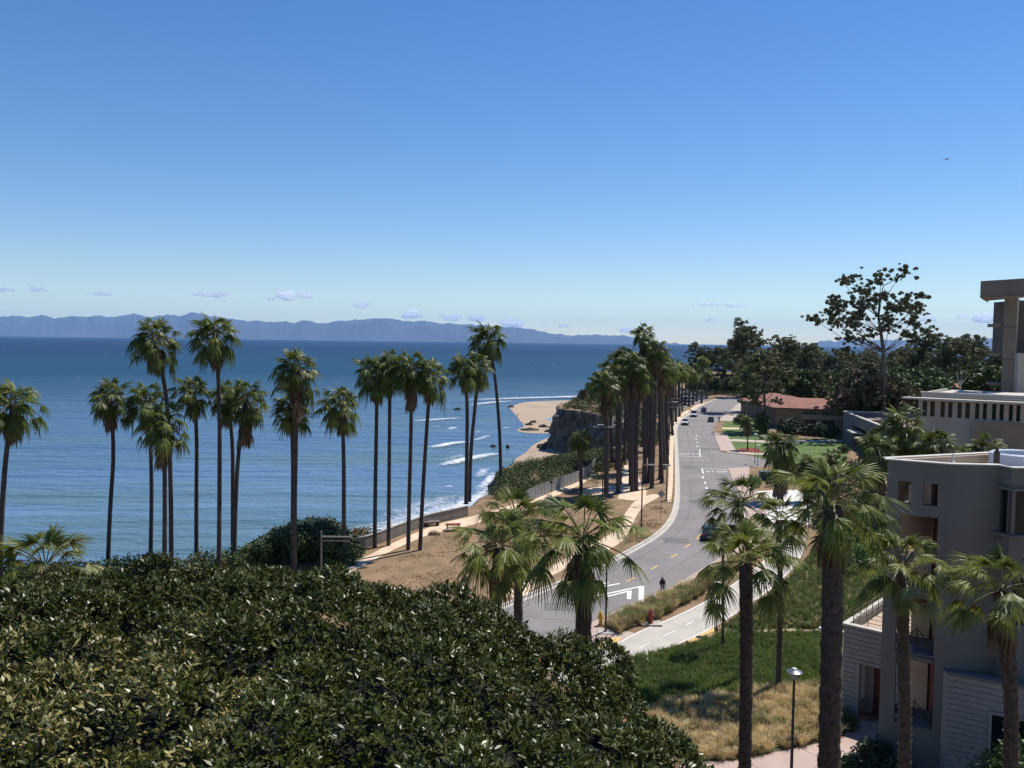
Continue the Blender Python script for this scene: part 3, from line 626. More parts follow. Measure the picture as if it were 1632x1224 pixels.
TP = [  # label, D, trunk px points up to the crown heart, crown, skirt, crown scale
 ('tall fan palm cut by the left edge of the photo, sea behind', 78, [(0, 880), (6, 760), (14, 690), (20, 660)], 0, 3, 1.02),
 ('fan palm alone second from the left, its trunk bent slightly at the top', 90, [(172, 900), (176, 800), (182, 720), (176, 650)], 1, 1, .96),
 ('fan palm with a lower crown, directly left of the leaning palm', 92, [(240, 900), (242, 780), (240, 700), (236, 655)], 2, 0, .92),
 ('tallest leaning fan palm of the left group, trunk bending left under a ragged crown', 86, [(273, 890), (272, 760), (268, 650), (258, 590), (247, 556)], 3, 2, 1.02),
 ('fan palm with a low bushy crown right in front of the leaning palm', 82, [(262, 900), (263, 800), (262, 730), (258, 690)], 4, 'L', .92),
 ('fan palm with a small crown between the leaning palm and the tall straight one', 92, [(313, 900), (313, 780), (314, 700), (309, 640)], 5, 3, .86),
 ('tallest straight fan palm of the left group, a loose frond hanging right', 87, [(349, 900), (350, 760), (350, 640), (344, 550)], 0, 0, 1.0),
 ('fan palm half hidden behind its right neighbour, trunks crossing near the base', 92, [(371, 900), (371, 780), (371, 700), (362, 650)], 1, 1, .85),
 ('fan palm with a wide crown right of the tall straight palm, curved trunk', 89, [(373, 900), (376, 780), (381, 710), (391, 655)], 2, 'L', 1.0),
 ('fan palm with a full high crown over paired trunks in the middle of the bay', 86, [(469, 905), (470, 780), (472, 700), (474, 605)], 3, 'L', 1.0),
 ('second lower palm whose crown hangs below its twin in the middle of the bay', 88, [(466, 905), (467, 780), (467, 730), (464, 668)], 4, 2, .78),
 ('short fan palm with a wide spiky crown right of the paired trunks', 90, [(548, 895), (548, 800), (548, 730), (545, 660)], 5, 3, .95),
 ('leftmost palm of the close group of four above the sandy trail', 97, [(597, 900), (598, 780), (600, 680), (601, 610)], 0, 0, 1.0),
 ('second palm of the close group of four, high crown touching its left neighbour', 98, [(619, 900), (620, 780), (621, 680), (621, 600)], 1, 1, .88),
 ('third palm of the close group of four, a brown skirt hanging left of its trunk', 96, [(650, 903), (652, 800), (655, 700), (656, 605)], 2, 'L', .96),
 ('rightmost palm of the close group of four, trunk leaning right', 96, [(668, 905), (673, 800), (679, 700), (686, 615)], 3, 2, .92),
 ('left one of the two crossing palms near the breaking waves', 124, [(743, 800), (744, 720), (745, 660), (742, 602)], 4, 3, 1.08),
 ('right one of the two crossing palms, its crown under the tallest palm', 126, [(748, 800), (750, 720), (757, 650), (763, 600)], 5, 0, 1.0),
 ('tall curved fan palm on the bluff edge, a frond hanging loose to the right', 142, [(798, 760), (797, 700), (793, 640), (787, 585), (779, 556)], 0, 1, 1.3)]
for i, (lab, D, pts, ci, si, cs) in enumerate(TP):
    sk = S_LONG[i % 2] if si == 'L' else S_MID[si]
    palm_px(lab, D, pts, C_MID[ci], skirt=sk, r0=.27 if D < 110 else .32, r1=.19 if D < 110 else .24, cs=cs * 1.28, ss=cs * 1.0, rz=(i * .37) % .9 - .45, group=row, sz=1.05, lift=16)
# the dense double row beside the road
rr = random.Random(12); gl_lab = 'tall fan palm crowded into the dense double row beside the road'
sp = palm('short fan palm with a round crown standing alone in front of the grey cliff', G(926, 790), [G(926, 790), P(926, 740, G(926, 790).y), P(926, 700, G(926, 790).y)], C_MID[2], skirt=S_MID[1], r0=.3, r1=.24, cs=.92, ss=.8)
sp2 = palm('stout fan palm with a flared trunk foot, nearest of the dense roadside row', G(966, 792), [G(966, 792), P(967, 700, G(966, 792).y), P(966, 612, G(966, 792).y)], C_MID[3], skirt=S_LONG[0], r0=.42, r1=.3, cs=1.35, ss=1.2, flare=1.3)
tall = palm('tallest palm of the dense roadside row, its crown standing above the others', G(1028, 770), [G(1028, 770), P(1027, 650, G(1028, 770).y), P(1026, 533, G(1028, 770).y)], C_MID[1], skirt=S_MID[2], r0=.4, r1=.28, cs=1.15)
spots = [(985, 785, 588), (993, 770, 563), (1003, 773, 570), (1012, 783, 572), (1019, 782, 590), (1036, 770, 562), (1044, 778, 548), (1050, 770, 572), (1056, 764, 585), (1003, 752, 585), (984, 748, 600),
         (1040, 752, 575), (1054, 748, 560), (1062, 742, 578), (996, 738, 560), (1014, 732, 566), (1034, 730, 582), (1058, 724, 568), (1066, 716, 574), (1008, 716, 580), (1024, 712, 572), (1046, 710, 566), (1063, 700, 588),
         (1070, 694, 578), (1016, 700, 590), (976, 740, 578)]
for i, (x, y, ty) in enumerate(spots):
    b = G(x, y); D = b.y; b = b + Vector((rr.uniform(-.6, .6), 0, 0))
    c = P(x + rr.uniform(-4, 4), ty + 8, D)
    palm(gl_lab, b, [b, b.lerp(c, .5) + Vector((rr.uniform(-.5, .5), 0, 0)), c], C_MID[i % 6], skirt=S_LONG[i % 2] if i % 2 else S_MID[i % 4], r0=.36, r1=.27, cs=rr.uniform(1.0, 1.25), ss=1.15, group='palms of the dense double row beside the road')
for i, (x, y, ty) in enumerate([(1072, 678, 588), (1077, 672, 582), (1083, 664, 590), (1081, 656, 580), (1068, 662, 584), (1074, 654, 592), (1087, 655, 594), (1062, 655, 590)]):
    b = G(x, y); c = P(x, ty + 4, b.y)
    palm('distant slim fan palm beyond the end of the dense roadside row', b, [b, c], C_FAR[i % 4], r0=.32, r1=.25, cs=1.5, group='distant palms beyond the roadside row')
for i, (x, y, ty) in enumerate([(1110, 640, 582), (1118, 643, 572), (1126, 636, 590), (1104, 645, 596), (1098, 648, 590), (1092, 646, 585)]):
    b = G(x, y); c = P(x + 2, ty + 4, b.y)
    palm('distant slim fan palm standing by the far car park left of the road bend', b, [b, c], C_FAR[(i + 1) % 4], r0=.4, r1=.3, cs=1.5, group='distant palms by the far car park')
# foreground palms
def npalm(label, D, pts, ci, cs, r0, r1, sk=None, rz=0., tilt=0., sz=1.0):
    palm_px(label, D, pts, C_NEAR[ci], skirt=sk, r0=r0, r1=r1, cs=cs, ss=cs, rz=rz, near=True, tilt=tilt, sz=sz, flare=.5)
npalm('small young fan palm rising behind the left end of the big dark tree', 38, [(74, 1000), (74, 950), (72, 908)], 1, 1.1, .2, .17, rz=2.0)
npalm('fan palm with a dense drooping crown behind the crest of the big dark tree', 44, [(790, 1000), (790, 940), (795, 875)], 0, 1.18, .30, .27, S_NEAR[0], rz=.6)
npalm('fan palm close behind the drooping one, its crown slightly higher', 50, [(826, 1000), (826, 940), (824, 832)], 2, 1.12, .27, .25, rz=4)
npalm('fan palm with a thick shaggy trunk standing before the white road chevrons', 37, [(930, 1060), (930, 960), (928, 864)], 3, 1.18, .33, .34, S_NEAR[1], rz=1.4)
npalm('fan palm with a slim trunk right of centre, crown over the bicycle path', 34, [(1188, 1180), (1190, 1030), (1188, 900)], 2, .98, .25, .25, rz=3.0)
npalm('largest foreground fan palm with the thickest trunk, left of the grey building', 30, [(1322, 1200), (1326, 1000), (1328, 808)], 1, 1.0, .40, .34, S_NEAR[0], rz=2.6)
npalm('fan palm standing right in front of the open corner of the grey building', 39, [(1443, 1170), (1440, 1060), (1438, 908)], 0, 1.0, .27, .26, rz=2.2)
npalm('fan palm cut by the right edge of the photo in front of the shaded wall', 33, [(1614, 1150), (1608, 1060), (1594, 944)], 3, 1.02, .24, .27, S_NEAR[1], rz=5)
npalm('smaller fan palm beyond the largest one, its bare stalks against the white paving', 60, [(1197, 980), (1195, 900), (1180, 806)], 3, 1.15, .16, .14, rz=.9)
npalm('little fan palm with a thin stem right of the car on the road', 66, [(1153, 960), (1152, 900), (1151, 858)], 2, .5, .1, .08, rz=.9)
npalm('fan palm behind the crown of the largest palm, over the bicycle path', 58, [(1244, 960), (1243, 900), (1241, 830)], 0, .95, .18, .17, rz=3.3)
mp_ = 'palms between the lawn and the grey building'
def mpalm(label, base, top, ci, cs, ls=True, r=.4, D=None):
    D = D or G(*base).y; b = Vector((P(base[0], 700, D).x, D, 0)); c = P(top[0], top[1], D)
    palm(label, b, [b, b.lerp(c, .5), c], C_MID[ci], skirt=S_LONG[ci % 2] if ls else S_MID[ci % 4], r0=r, r1=r * .85, cs=cs, ss=cs * 1.05, near=False)
mpalm('stout dark fan palm with a thick skirt of dead leaves in front of the lawn', (1246, 800), (1246, 712), 0, 1.5, r=.5)
mpalm('bushy fan palm at the back between the lawn and the slate building', (1330, 790), (1328, 735), 2, 1.2)
mpalm('fan palm peeping out left behind the largest palm, at the lawn edge', (1290, 800), (1290, 742), 3, 1.15)
mpalm('tallest bushy palm before the slate walled building', (1440, 0), (1441, 682), 4, 1.7, D=105)
mpalm('fan palm just right of the tallest bushy one, before the white building', (1490, 0), (1497, 712), 5, 1.45, D=100)
mpalm('low fan palm behind the roof parapet before the white building', (1565, 0), (1572, 724), 1, 1.4, D=98, ls=False)
mpalm('fan palm left of the tallest bushy one, half sunk in shade', (1398, 0), (1400, 716), 0, 1.25, D=100)
mpalm('slender young palm behind the red mulch bed on the lawn', (1192, 718), (1191, 672), 3, .9, ls=False, r=.16)
mpalm('small palm against the shaded wall of the tile roofed residence', (1222, 690), (1216, 668), 5, 1.3, ls=False, r=.2)
# ================================================================ BROADLEAF TREES, SHRUBS, GRASS
euc_leaf = mat('gum_leaf', (0.095, 0.125, 0.038), 0.6, (0.14, 0.13, 0.055), .35, trans=.2, vary=.2)
euc_leaf2 = mat('gum_leaf_reddish', (0.17, 0.11, 0.06), 0.6, (0.06, 0.06, 0.032), .5, trans=.12)
oak_leaf = mat('green_leaf', (0.055, 0.090, 0.020), 0.6, (0.09, 0.125, 0.03), .5, trans=.15, vary=.25)
bright_leaf = mat('bright_leaf', (0.13, 0.21, 0.04), 0.6, (0.09, 0.16, 0.03), .8, trans=.25)
bark = mat('gum_bark', (0.14, 0.115, 0.095), 0.9, (0.085, 0.07, 0.06), 1.5, stretch=(1, 1, .3))
def leaf_cloud(A, rng, centers, radii, n, size, mi, flat=.65, out=.5):
    centers = np.asarray(centers, float); radii = np.asarray(radii, float); k = len(centers)
    idx = rng.choice(k, n, p=radii ** 2 / (radii ** 2).sum())
    d = nrm(rng.normal(0, 1, (n, 3))); r = radii[idx] * rng.uniform(.3, 1.05, n) ** .6 * (1 + .22 * rng.normal(0, 1, n).clip(-1, 2) * (rng.random(n) < .35))
    c = centers[idx] + d * r[:, None] * np.array([1, 1, flat])
    nn = nrm(d * out + rng.normal(0, .6, (n, 3))); a = nrm(np.cross(nn, rng.normal(0, 1, (n, 3)))); b = np.cross(nn, a)
    s = (size * rng.uniform(.6, 1.4, n))[:, None]
    a = a * s; b = b * s * .55
    A.quads(np.stack([c - a, c - b * .9 + a * .1, c + a, c + b], 1), mi if np.isscalar(mi) else mi(rng, n))
    return A
def limb_tubes(mb, base, top_pts, r0, seed, bow=.15):
    rn = random.Random(seed)
    for p, q, ra, rb in top_pts:
        m = p.lerp(q, .5) + Vector((rn.uniform(-1, 1), rn.uniform(-1, 1), rn.uniform(.2, 1))) * (q - p).length * bow
        mb.tube([p, m, q], [ra, (ra + rb) / 2, rb], 5, cap=False)
def make_gum(seed, h=28, spread=7, nclump=26, leaves=4200, lo=.32, size=.33, mats_=None, trunks=1, name='gum_tree', flat=.6, cr=(1.3, 2.4)):
    """a gum tree: forked trunk, limbs to separate leaf clumps with gaps between them; returns (root, leaf/wood in place)"""
    rng = np.random.default_rng(seed); rn = random.Random(seed); mb = MB(); C = []; Rad = []
    for tnk in range(trunks):
        b = Vector((rn.uniform(-.8, .8), rn.uniform(-.8, .8), 0)) * (trunks > 1); lean = Vector((rn.uniform(-.12, .06), rn.uniform(-.08, .08), 1))
        hh = h * (.9 if trunks == 1 else rn.uniform(.75, .95)); tr = [b + Vector((lean.x * hh * f + math.sin(f * 5 + seed) * .4, lean.y * hh * f, hh * f)) for f in (0, .2, .4, .6, .8, .95)]
        mb.tube(tr, [.42, .34, .28, .2, .13, .06], 7)
        for i in range(nclump // trunks):
            f = lo + (1 - lo) * ((i + .5) / (nclump // trunks)) ** .9; az = i * 2.4 + rn.uniform(-.5, .5)
            k = min(4.999, f * .95 / .95 * 5); p = tr[int(k)].lerp(tr[int(k) + 1] if int(k) < 5 else tr[5], k - int(k))
            rad = spread * (1.05 - .75 * max(0, f - .55) / .45) * rn.uniform(.35, 1.0) * (.6 + .4 * min(1, (f - lo) * 4 + .3))
            q = p + Vector((math.cos(az) * rad, math.sin(az) * rad, rad * rn.uniform(.15, .6) + .5))
            q.z = min(q.z, h * 1.0); limb_tubes(mb, None, [(p - Vector((0, 0, 1.2)), q, .12, .035)], 0, seed + i)
            rr_ = rn.uniform(*cr); C.append(q); Rad.append(rr_)
            Rad[-1] *= .62
            for s_ in range(9):
                C.append(q + Vector((rn.gauss(0, .62), rn.gauss(0, .62), rn.gauss(0, .42))) * rr_ * 1.15); Rad.append(rr_ * rn.uniform(.22, .5))
    A = Leaves(); leaf_cloud(A, rng, [tuple(c) for c in C], Rad, int(leaves * 1.9), size, lambda g, n: (g.random(n) < .10).astype(int), flat)
    t = bpy.data.objects.new(name, None); t['category'] = 'tree'; link(t)
    mb.build('trunk', bark, t); link(bpy.data.objects.new('crown', A.mesh('crown', mats_ or [euc_leaf, euc_leaf2])), t)
    return t
def make_bush(seed, rx, rz, leaves, size, mats_, name='bush', lobes=9, stem=True, cat='bush'):
    rng = np.random.default_rng(seed); rn = random.Random(seed); C = []; Rad = []
    for i in range(lobes):
        a = i * 2.4; f = (i / lobes) ** .5; C.append((math.cos(a) * rx * .6 * f, math.sin(a) * rx * .6 * f, rz * (.35 + .35 * (1 - f) * 1.2))); Rad.append(rx * rn.uniform(.34, .5))
    A = Leaves(); leaf_cloud(A, rng, C, Rad, leaves, size, 0, rz / rx, .6)
    t = bpy.data.objects.new(name, None); t['category'] = cat; link(t); mb = MB()
    for i in range(5):
        a = i * 1.3; mb.tube([(0, 0, 0), (math.cos(a) * rx * .25, math.sin(a) * rx * .25, rz * .3), (math.cos(a) * rx * .45, math.sin(a) * rx * .45, rz * .6)], [.05 * rx, .035 * rx, .015 * rx], 5)
    mb.build('trunk' if cat == 'tree' else 'stems', bark, t); link(bpy.data.objects.new('crown' if cat == 'tree' else 'foliage', A.mesh('foliage', mats_)), t)
    return t
protos = [make_gum(1, 30, 8, 30, 5200), make_gum(2, 28, 7, 26, 4800, trunks=2), make_gum(3, 24, 8, 28, 5200, lo=.25), make_gum(4, 20, 6, 22, 4200, lo=.3), make_gum(5, 26, 5, 22, 3800, lo=.4, trunks=2)]
low = [make_gum(11, 11, 5.2, 22, 4600, lo=.2, size=.36, mats_=[oak_leaf, euc_leaf], name='leafy_tree', flat=.8, cr=(1.3, 2.1)), make_gum(12, 13, 5.5, 24, 5200, lo=.2, size=.36, mats_=[oak_leaf, oak_leaf], name='leafy_tree', flat=.8, cr=(1.4, 2.2)),
       make_gum(13, 12, 5, 22, 4200, lo=.25, size=.36, mats_=[euc_leaf2, euc_leaf], name='leafy_tree', flat=.8, cr=(1.3, 2.1))]
used = set()
def place(pset, k, x, D, h, h0, label, rz=0, group=None):
    r = pset[k]; b = P(x, 700, D); loc = (b.x, D, 0); s = h / h0
    if id(r) not in used:
        used.add(id(r)); r.location = loc; r.rotation_euler = (0, 0, rz); r.scale = (s,) * 3; r['label'] = label
        if group: r['group'] = group
        return r
    return dup(r, loc, rz, label, group=group, scale=s)
HT = [30, 28, 24, 20, 26]; HL = [11, 13, 12]
def hgt(y, x, D): return P(x, y, D).z
gg = 'gum trees of the dark grove behind the residence'
rg = random.Random(77)
# the skyline trees that can be told apart
for k, x, ty, D, lab in [(1, 1192, 508, 300, 'tallest gum tree on the skyline left of the residence roof'), (0, 1180, 520, 385, 'gum tree with a ragged reddish crown beside the bend of the road'),
    (4, 1112, 537, 430, 'narrow gum tree at the left end of the grove, sea showing beside it'), (2, 1142, 548, 420, 'broad gum tree over the bend of the road'),
    (0, 1243, 526, 305, 'gum tree with separate round clumps right of the tallest skyline tree'), (3, 1214, 556, 232, 'gum tree with a forked trunk standing against the tiled roof'),
    (4, 1283, 536, 300, 'small topped gum tree halfway between the skyline tree and the giant one'),
    (1, 1478, 520, 300, 'gum tree with an isolated round top right of the giant tree'), (2, 1520, 530, 290, 'wide gum tree with the sea showing under its crown'),
    (3, 1548, 533, 310, 'gum tree with thin arching branches near the tower'), (2, 1582, 552, 280, 'low gum tree touching the tower wall'),
    (4, 1450, 540, 310, 'slim gum tree just right of the giant trunk')]:
    place(protos, k, x, D, hgt(ty, x, D), HT[k], lab, rg.uniform(0, 6))
for i in range(30):
    x = 1130 + i * 15.6 + rg.uniform(-8, 8); D = rg.uniform(320, 470) if x > 1200 else rg.uniform(400, 470); k = rg.randrange(5); ty = rg.uniform(545, 562) + (14 if x > 1450 else 0)
    place(protos, k, x, D, hgt(ty, x, D), HT[k], 'gum tree in the dark mass of the grove behind the tiled roofs', rg.uniform(0, 6), gg)
for i in range(34):
    x = 1105 + i * 14.6 + rg.uniform(-8, 8); D = rg.uniform(400, 450) if x < 1185 else rg.uniform(315, 345) if x < 1340 else rg.uniform(225, 300); k = rg.randrange(3); ty = rg.uniform(585, 612)
    if 1185 < x < 1335: D = rg.uniform(300, 330); ty = rg.uniform(598, 612)
    place(low, k, x, D, hgt(ty, x, D), HL[k], 'leafy tree of the understorey at the foot of the dark grove', rg.uniform(0, 6), 'understorey trees of the dark grove')
for x, ty, D, k, lab in [(1352, 590, 250, 1, 'dark green leafy tree hiding the joint of the two tiled wings'), (1385, 612, 228, 0, 'round dark tree left of the giant trunk, above the slate building'),
    (1345, 622, 246, 0, 'dense round tree over the right end of the residence'), (1262, 588, 285, 1, 'yellowish green tree between the two roofs'), (1430, 615, 226, 2, 'brownish tree right of the giant trunk, before the white building')]:
    place(low, k, x, D, hgt(ty, x, D), HL[k], lab, 1.0)
# far shore side: trees by the distant car park
for i, (x, ty, D, k) in enumerate([(1096, 612, 420, 1), (1104, 606, 400, 0), (1086, 618, 410, 2), (1130, 606, 430, 1), (1118, 612, 425, 0), (1142, 610, 420, 2), (1154, 605, 415, 1), (1168, 602, 405, 0), (1184, 600, 395, 1)]):
    place(low, k, x, D, hgt(ty, x, D), HL[k], 'small leafy tree lining the far bend of the road', rg.uniform(0, 6), 'small trees at the far bend')
for i, (x, y, hh) in enumerate([(952, 622, 9), (938, 632, 6), (928, 641, 5), (965, 625, 10), (976, 616, 9), (990, 618, 8), (945, 634, 5), (1000, 622, 8), (1012, 616, 10), (1030, 612, 9), (1050, 610, 10), (1020, 640, 7), (1040, 630, 8)]):
    D = G(x, y).y; place(low, i % 3, x, D, hh, HL[i % 3], 'low windswept tree on top of the far headland', i, 'windswept trees on the headland')
# the giant umbrella-shaped gum
def giant():
    D = 222; rng = np.random.default_rng(5); rn = random.Random(5); t = thing('gum_tree', 'giant umbrella shaped gum tree towering above all others, tall bare trunk', 'tree', Vector((P(1408, 700, D).x, D, 0)))
    o = t.location.copy(); cl = [(1408, 437, 9), (1425, 434, 9), (1396, 452, 8), (1440, 440, 6), (1362, 442, 8), (1376, 437, 7), (1346, 450, 8), (1385, 462, 9), (1370, 468, 8), (1358, 462, 7), (1402, 446, 7), (1330, 478, 9), (1318, 486, 9), (1300, 508, 10), (1310, 500, 9), (1322, 514, 10), (1340, 505, 10), (1352, 512, 9),
        (1336, 490, 9), (1360, 492, 11), (1378, 482, 11), (1396, 476, 11), (1412, 472, 10), (1430, 478, 10), (1450, 474, 9), (1466, 484, 9), (1474, 490, 7), (1458, 498, 9), (1442, 492, 10), (1422, 494, 10), (1404, 492, 10),
        (1386, 500, 10), (1370, 506, 9), (1365, 520, 8), (1382, 526, 8), (1430, 512, 10), (1446, 518, 10), (1462, 508, 8), (1420, 524, 8), (1360, 540, 9), (1352, 556, 9), (1376, 540, 7), (1444, 536, 9), (1460, 530, 8), (1404, 510, 8), (1350, 528, 6)]
    mb = MB(); tr = [Vector(), P(1409, 660, D) - o, P(1407, 600, D) - o, P(1408, 560, D) - o, P(1404, 530, D) - o, P(1400, 505, D) - o, P(1402, 480, D) - o, P(1408, 455, D) - o]
    tr[0] = Vector((0, 0, 0)); tr = [Vector((a.x, 0, a.z)) for a in tr]; mb.tube(tr, [.75, .62, .55, .48, .40, .32, .22, .1], 9)
    C = []; Rad = []
    for x, y, r in cl:
        q = P(x, y, D) - o; dy = rn.uniform(-6.5, 6.5); q = Vector((q.x, q.y + dy, q.z)); r_ = r / F * D * .85
        zz = [(abs((q.z - 5 - abs(q.x) * .35) - a.z), a) for a in tr[3:]]; p = min(zz, key=lambda u: u[0])[1]
        m = p.lerp(q, .5) + Vector((0, 0, -.08 * (q - p).length)); mb.tube([p, m, q], [.14, .09, .04], 5, cap=False)
        C.append(q); Rad.append(r_ * .6)
        for s_ in range(15):
            e = q + Vector((rn.gauss(0, .85), rn.gauss(0, .85), rn.gauss(0, .5))) * r_ * 1.25; C.append(e); Rad.append(r_ * rn.uniform(.2, .5)); s_ < 4 and mb.tube([q, e], [.04, .02], 4, cap=False)
    A = Leaves(); leaf_cloud(A, rng, [tuple(c) for c in C], Rad, 42000, .24, lambda g, n: (g.random(n) < .15).astype(int), .8)
    mb.build('trunk', bark, t); link(bpy.data.objects.new('crown', A.mesh('crown', [euc_leaf, euc_leaf2])), t)
giant()
def bare():
    b = P(1530, 640, 200); b = Vector((b.x, 200, 0)); t = thing('dead_tree', 'small bare white tree with forked branches before the red roof', 'tree', b); mb = MB()
    mb.tube([(0, 0, 0), (.1, 0, 9), (.0, 0, P(1529, 612, 200).z)], [.25, .2, .12], 6)
    z = P(1529, 612, 200).z
    for dx, dz in ((-1.2, 3.0), (.4, 3.2), (1.9, 2.2), (1.0, 1.4)): mb.tube([(0, 0, z - .3), (dx * .5, .2, z + dz * .4), (dx, .3, z + dz)], [.1, .07, .03], 5)
    mb.build('trunk', mat('bleached_wood', (.5, .46, .40), .8), t)
bare()
# dark domed tree on the bluff, left of the trail
def dome():
    rng = np.random.default_rng(21); D = 92; b = P(478, 900, D); base = Vector((b.x, D, 0)); t = thing('coastal_tree', 'broad dark domed evergreen on the bluff behind the palm trunks', 'tree', base)
    C = []; Rad = []; out = [(395, 885, 22), (415, 872, 22), (435, 862, 24), (460, 852, 24), (485, 848, 25), (510, 848, 24), (530, 856, 22), (548, 870, 20), (562, 884, 16), (500, 870, 26), (470, 875, 26), (440, 885, 24), (535, 885, 22), (412, 892, 18), (570, 893, 12)]
    for x, y, r in out:
        for dy in (-2.6, 0, 2.6):
            q = P(x, y, D) - base; C.append((q.x, dy + rng.normal(0, .5), q.z)); Rad.append(r / F * D * .82)
    A = Leaves(); leaf_cloud(A, rng, C, Rad, 26000, .17, 0, .8, .7); mb = MB()
    for i in range(7):
        x = -3.5 + i * 1.15; mb.tube([(x * .25, 0, 0), (x * .7, rng.normal(0, .8), 1.2), (x, rng.normal(0, 1.2), 2.6)], [.16, .1, .05], 6)
    mb.build('trunk', bark, t); link(bpy.data.objects.new('crown', A.mesh('crown', [mat('dark_scrub_leaf', (.032, .060, .018), .6, (.055, .085, .025), .6, trans=.1)])), t)
dome()
scrub_m = [mat('scrub_leaf', (.045, .078, .018), .8, (.075, .10, .028), .25, trans=.1), mat('scrub_dry', (.16, .12, .05), .9, (.20, .11, .04), .4, trans=.1)]
def scrub(name, poly, n, h, size, seed, mix=.15, lab=None, z=0, dens=None):
    """ground cover: nobody could count it"""
    rng = np.random.default_rng(seed); x, y = scatter([(p.x, p.y) for p in poly], n, rng); A = Leaves()
    r = h * rng.uniform(.6, 1.2, n); C = np.stack([x, y, z + r * .45], 1)
    leaf_cloud(A, rng, C, r, dens or n * 85, size, lambda g, m: (g.random(m) < mix).astype(int), .7, .6)
    o = bpy.data.objects.new(name, A.mesh(name, scrub_m)); link(o); return tag(o, lab, 'shrubs', kind='stuff')
scrub('coastal_scrub', gl([(792, 776), (800, 752), (860, 738), (905, 732), (930, 726), (948, 722), (944, 742), (900, 765), (850, 785), (820, 800), (780, 805)]), 330, 1.35, .15, 31, .03, 'green coastal scrub on the bluff behind the grey fence')
scrub('coastal_scrub', gl([(862, 738), (872, 733), (900, 729), (920, 722), (925, 726), (900, 737), (880, 742)]), 60, .7, .18, 32, .95, 'rusty brown scrub on the lip of the bluff')
scrub('coastal_scrub', gl([(945, 722), (965, 718), (1000, 716), (1003, 726), (970, 728), (960, 760), (948, 775), (938, 765), (950, 745)]), 60, 1.4, .16, 33, .05, 'hedge like scrub between the cliff and the palm trunks')
scrub('shrubbery', gl([(1222, 760), (1260, 750), (1350, 742), (1412, 742), (1412, 860), (1330, 862), (1305, 845), (1300, 795), (1262, 778), (1225, 778)]), 190, 1.5, .22, 47, .06, 'shrubbery between the white plaza and the grey building', dens=15000)
scrub('coastal_scrub', gl([(950, 728), (998, 726), (998, 744), (975, 752), (960, 745)]), 60, .5, .2, 34, .95, 'low rusty ground cover by the palm trunks')
scrub('coastal_scrub', gl([(897, 652), (908, 643), (925, 633), (940, 628), (1000, 622), (1060, 620), (1070, 650), (1030, 678), (1005, 682), (980, 668), (955, 660), (925, 653.5), (900, 651.5)]), 620, 1.9, .34, 35, .2, 'scrub on top of the far headland', dens=34000)
scrub('coastal_scrub', gl([(150, 925), (250, 915), (330, 905), (420, 905), (420, 880), (380, 893), (300, 902), (200, 911), (-50, 925), (-50, 940)]), 160, 1.4, .16, 36, .1, 'low coastal scrub along the bluff edge at the left')
scrub('coastal_scrub', gl([(545, 868), (562, 856), (580, 850), (590, 852), (575, 858), (556, 868)]), 22, 1.1, .13, 37, .7, 'yellowish scrub at the end of the grey wall')
scrub('coastal_scrub', gl([(1066, 660), (1075, 650), (1100, 642), (1120, 634), (1150, 630), (1180, 627), (1180, 618), (1100, 625), (1060, 640)]), 120, 2.0, .35, 38, .1, 'shrubs along the far bend of the road', dens=7000)
scrub('coastal_scrub', gl([(1150, 632), (1300, 655), (1310, 600), (1150, 600)]), 200, 2.6, .4, 39, .1, 'undergrowth below the grove', dens=9000)
scrub('coastal_scrub', gl([(1005, 700), (1012, 690), (1000, 676), (1030, 680), (1062, 690), (1060, 706), (1020, 716)]), 100, 1.6, .3, 41, .15, 'scrub at the head of the cove behind the palm trunks', dens=6000)
# scrub clinging to the cliff face
bushes = [make_bush(61, 1.6, 1.6, 900, .14, [oak_leaf]), make_bush(62, 1.3, 1.2, 700, .12, [bright_leaf]), make_bush(63, 2.4, 2.4, 1600, .2, [mat('dark_hedge', (.03, .05, .018), .7, (.045, .07, .022), .8)])]
def bush(k, c, s, lab, rz=0, group=None):
    r = bushes[k]
    if id(r) not in used: used.add(id(r)); r.location = c; r.scale = (s,) * 3; r['label'] = lab; r.rotation_euler = (0, 0, rz); (group and tag(r, group=group)); return r
    return dup(r, c, rz, lab, group=group, scale=s)
bush(0, G(1215, 700), .9, 'green bush on the lawn left of the residence corner')
bush(0, G(1345, 722), 1.1, 'green bush at the right end of the lawn', 2)
for i, (x, y, s) in enumerate([(1262, 690, 1.1), (1275, 692, 1.3), (1290, 694, 1.2), (1305, 695, 1.4), (1325, 697, 1.3), (1180, 676, 1.1), (1192, 680, 1.0), (1205, 684, 1.2)]):
    bush(2, G(x, y), s, 'dark shrub in the shade along the residence wall', i, 'dark shrubs along the residence wall')
bush(2, G(1258, 695), 1.8, 'tall dark shrub covering the shaded corner of the residence', 3)
bush(1, G(1200, 775), 1.5, 'rounded olive bush on the street corner by the palms', 1)
bushes.append(make_bush(64, 2.6, 4.6, 9000, .13, [mat('fresh_leaf', (.075, .13, .03), .5, (.05, .10, .025), 1.5, trans=.25)], lobes=12))
bush(3, Vector((P(1634, 1150, 39).x, 39.5, 0)), 1.0, 'leafy sunlit shrub in the bottom right corner, by the siding', 1)
bush(2, Vector((P(1395, 1224, 47).x, 47.3, 0)), .62, 'low dark shrub at the foot of the grey corner', 1)
bush(2, Vector((P(1345, 1224, 47).x, 46.0, 0)), .5, 'low greyish shrub by the walkway at the bottom edge', 2)
bush(2, Vector((P(1428, 1224, 46).x, 45.4, 0)), .55, 'low dark shrub right below the red plaque', 4)
bush(0, G(1353, 1160), .5, 'small bush beside the siding wing corner', 4)
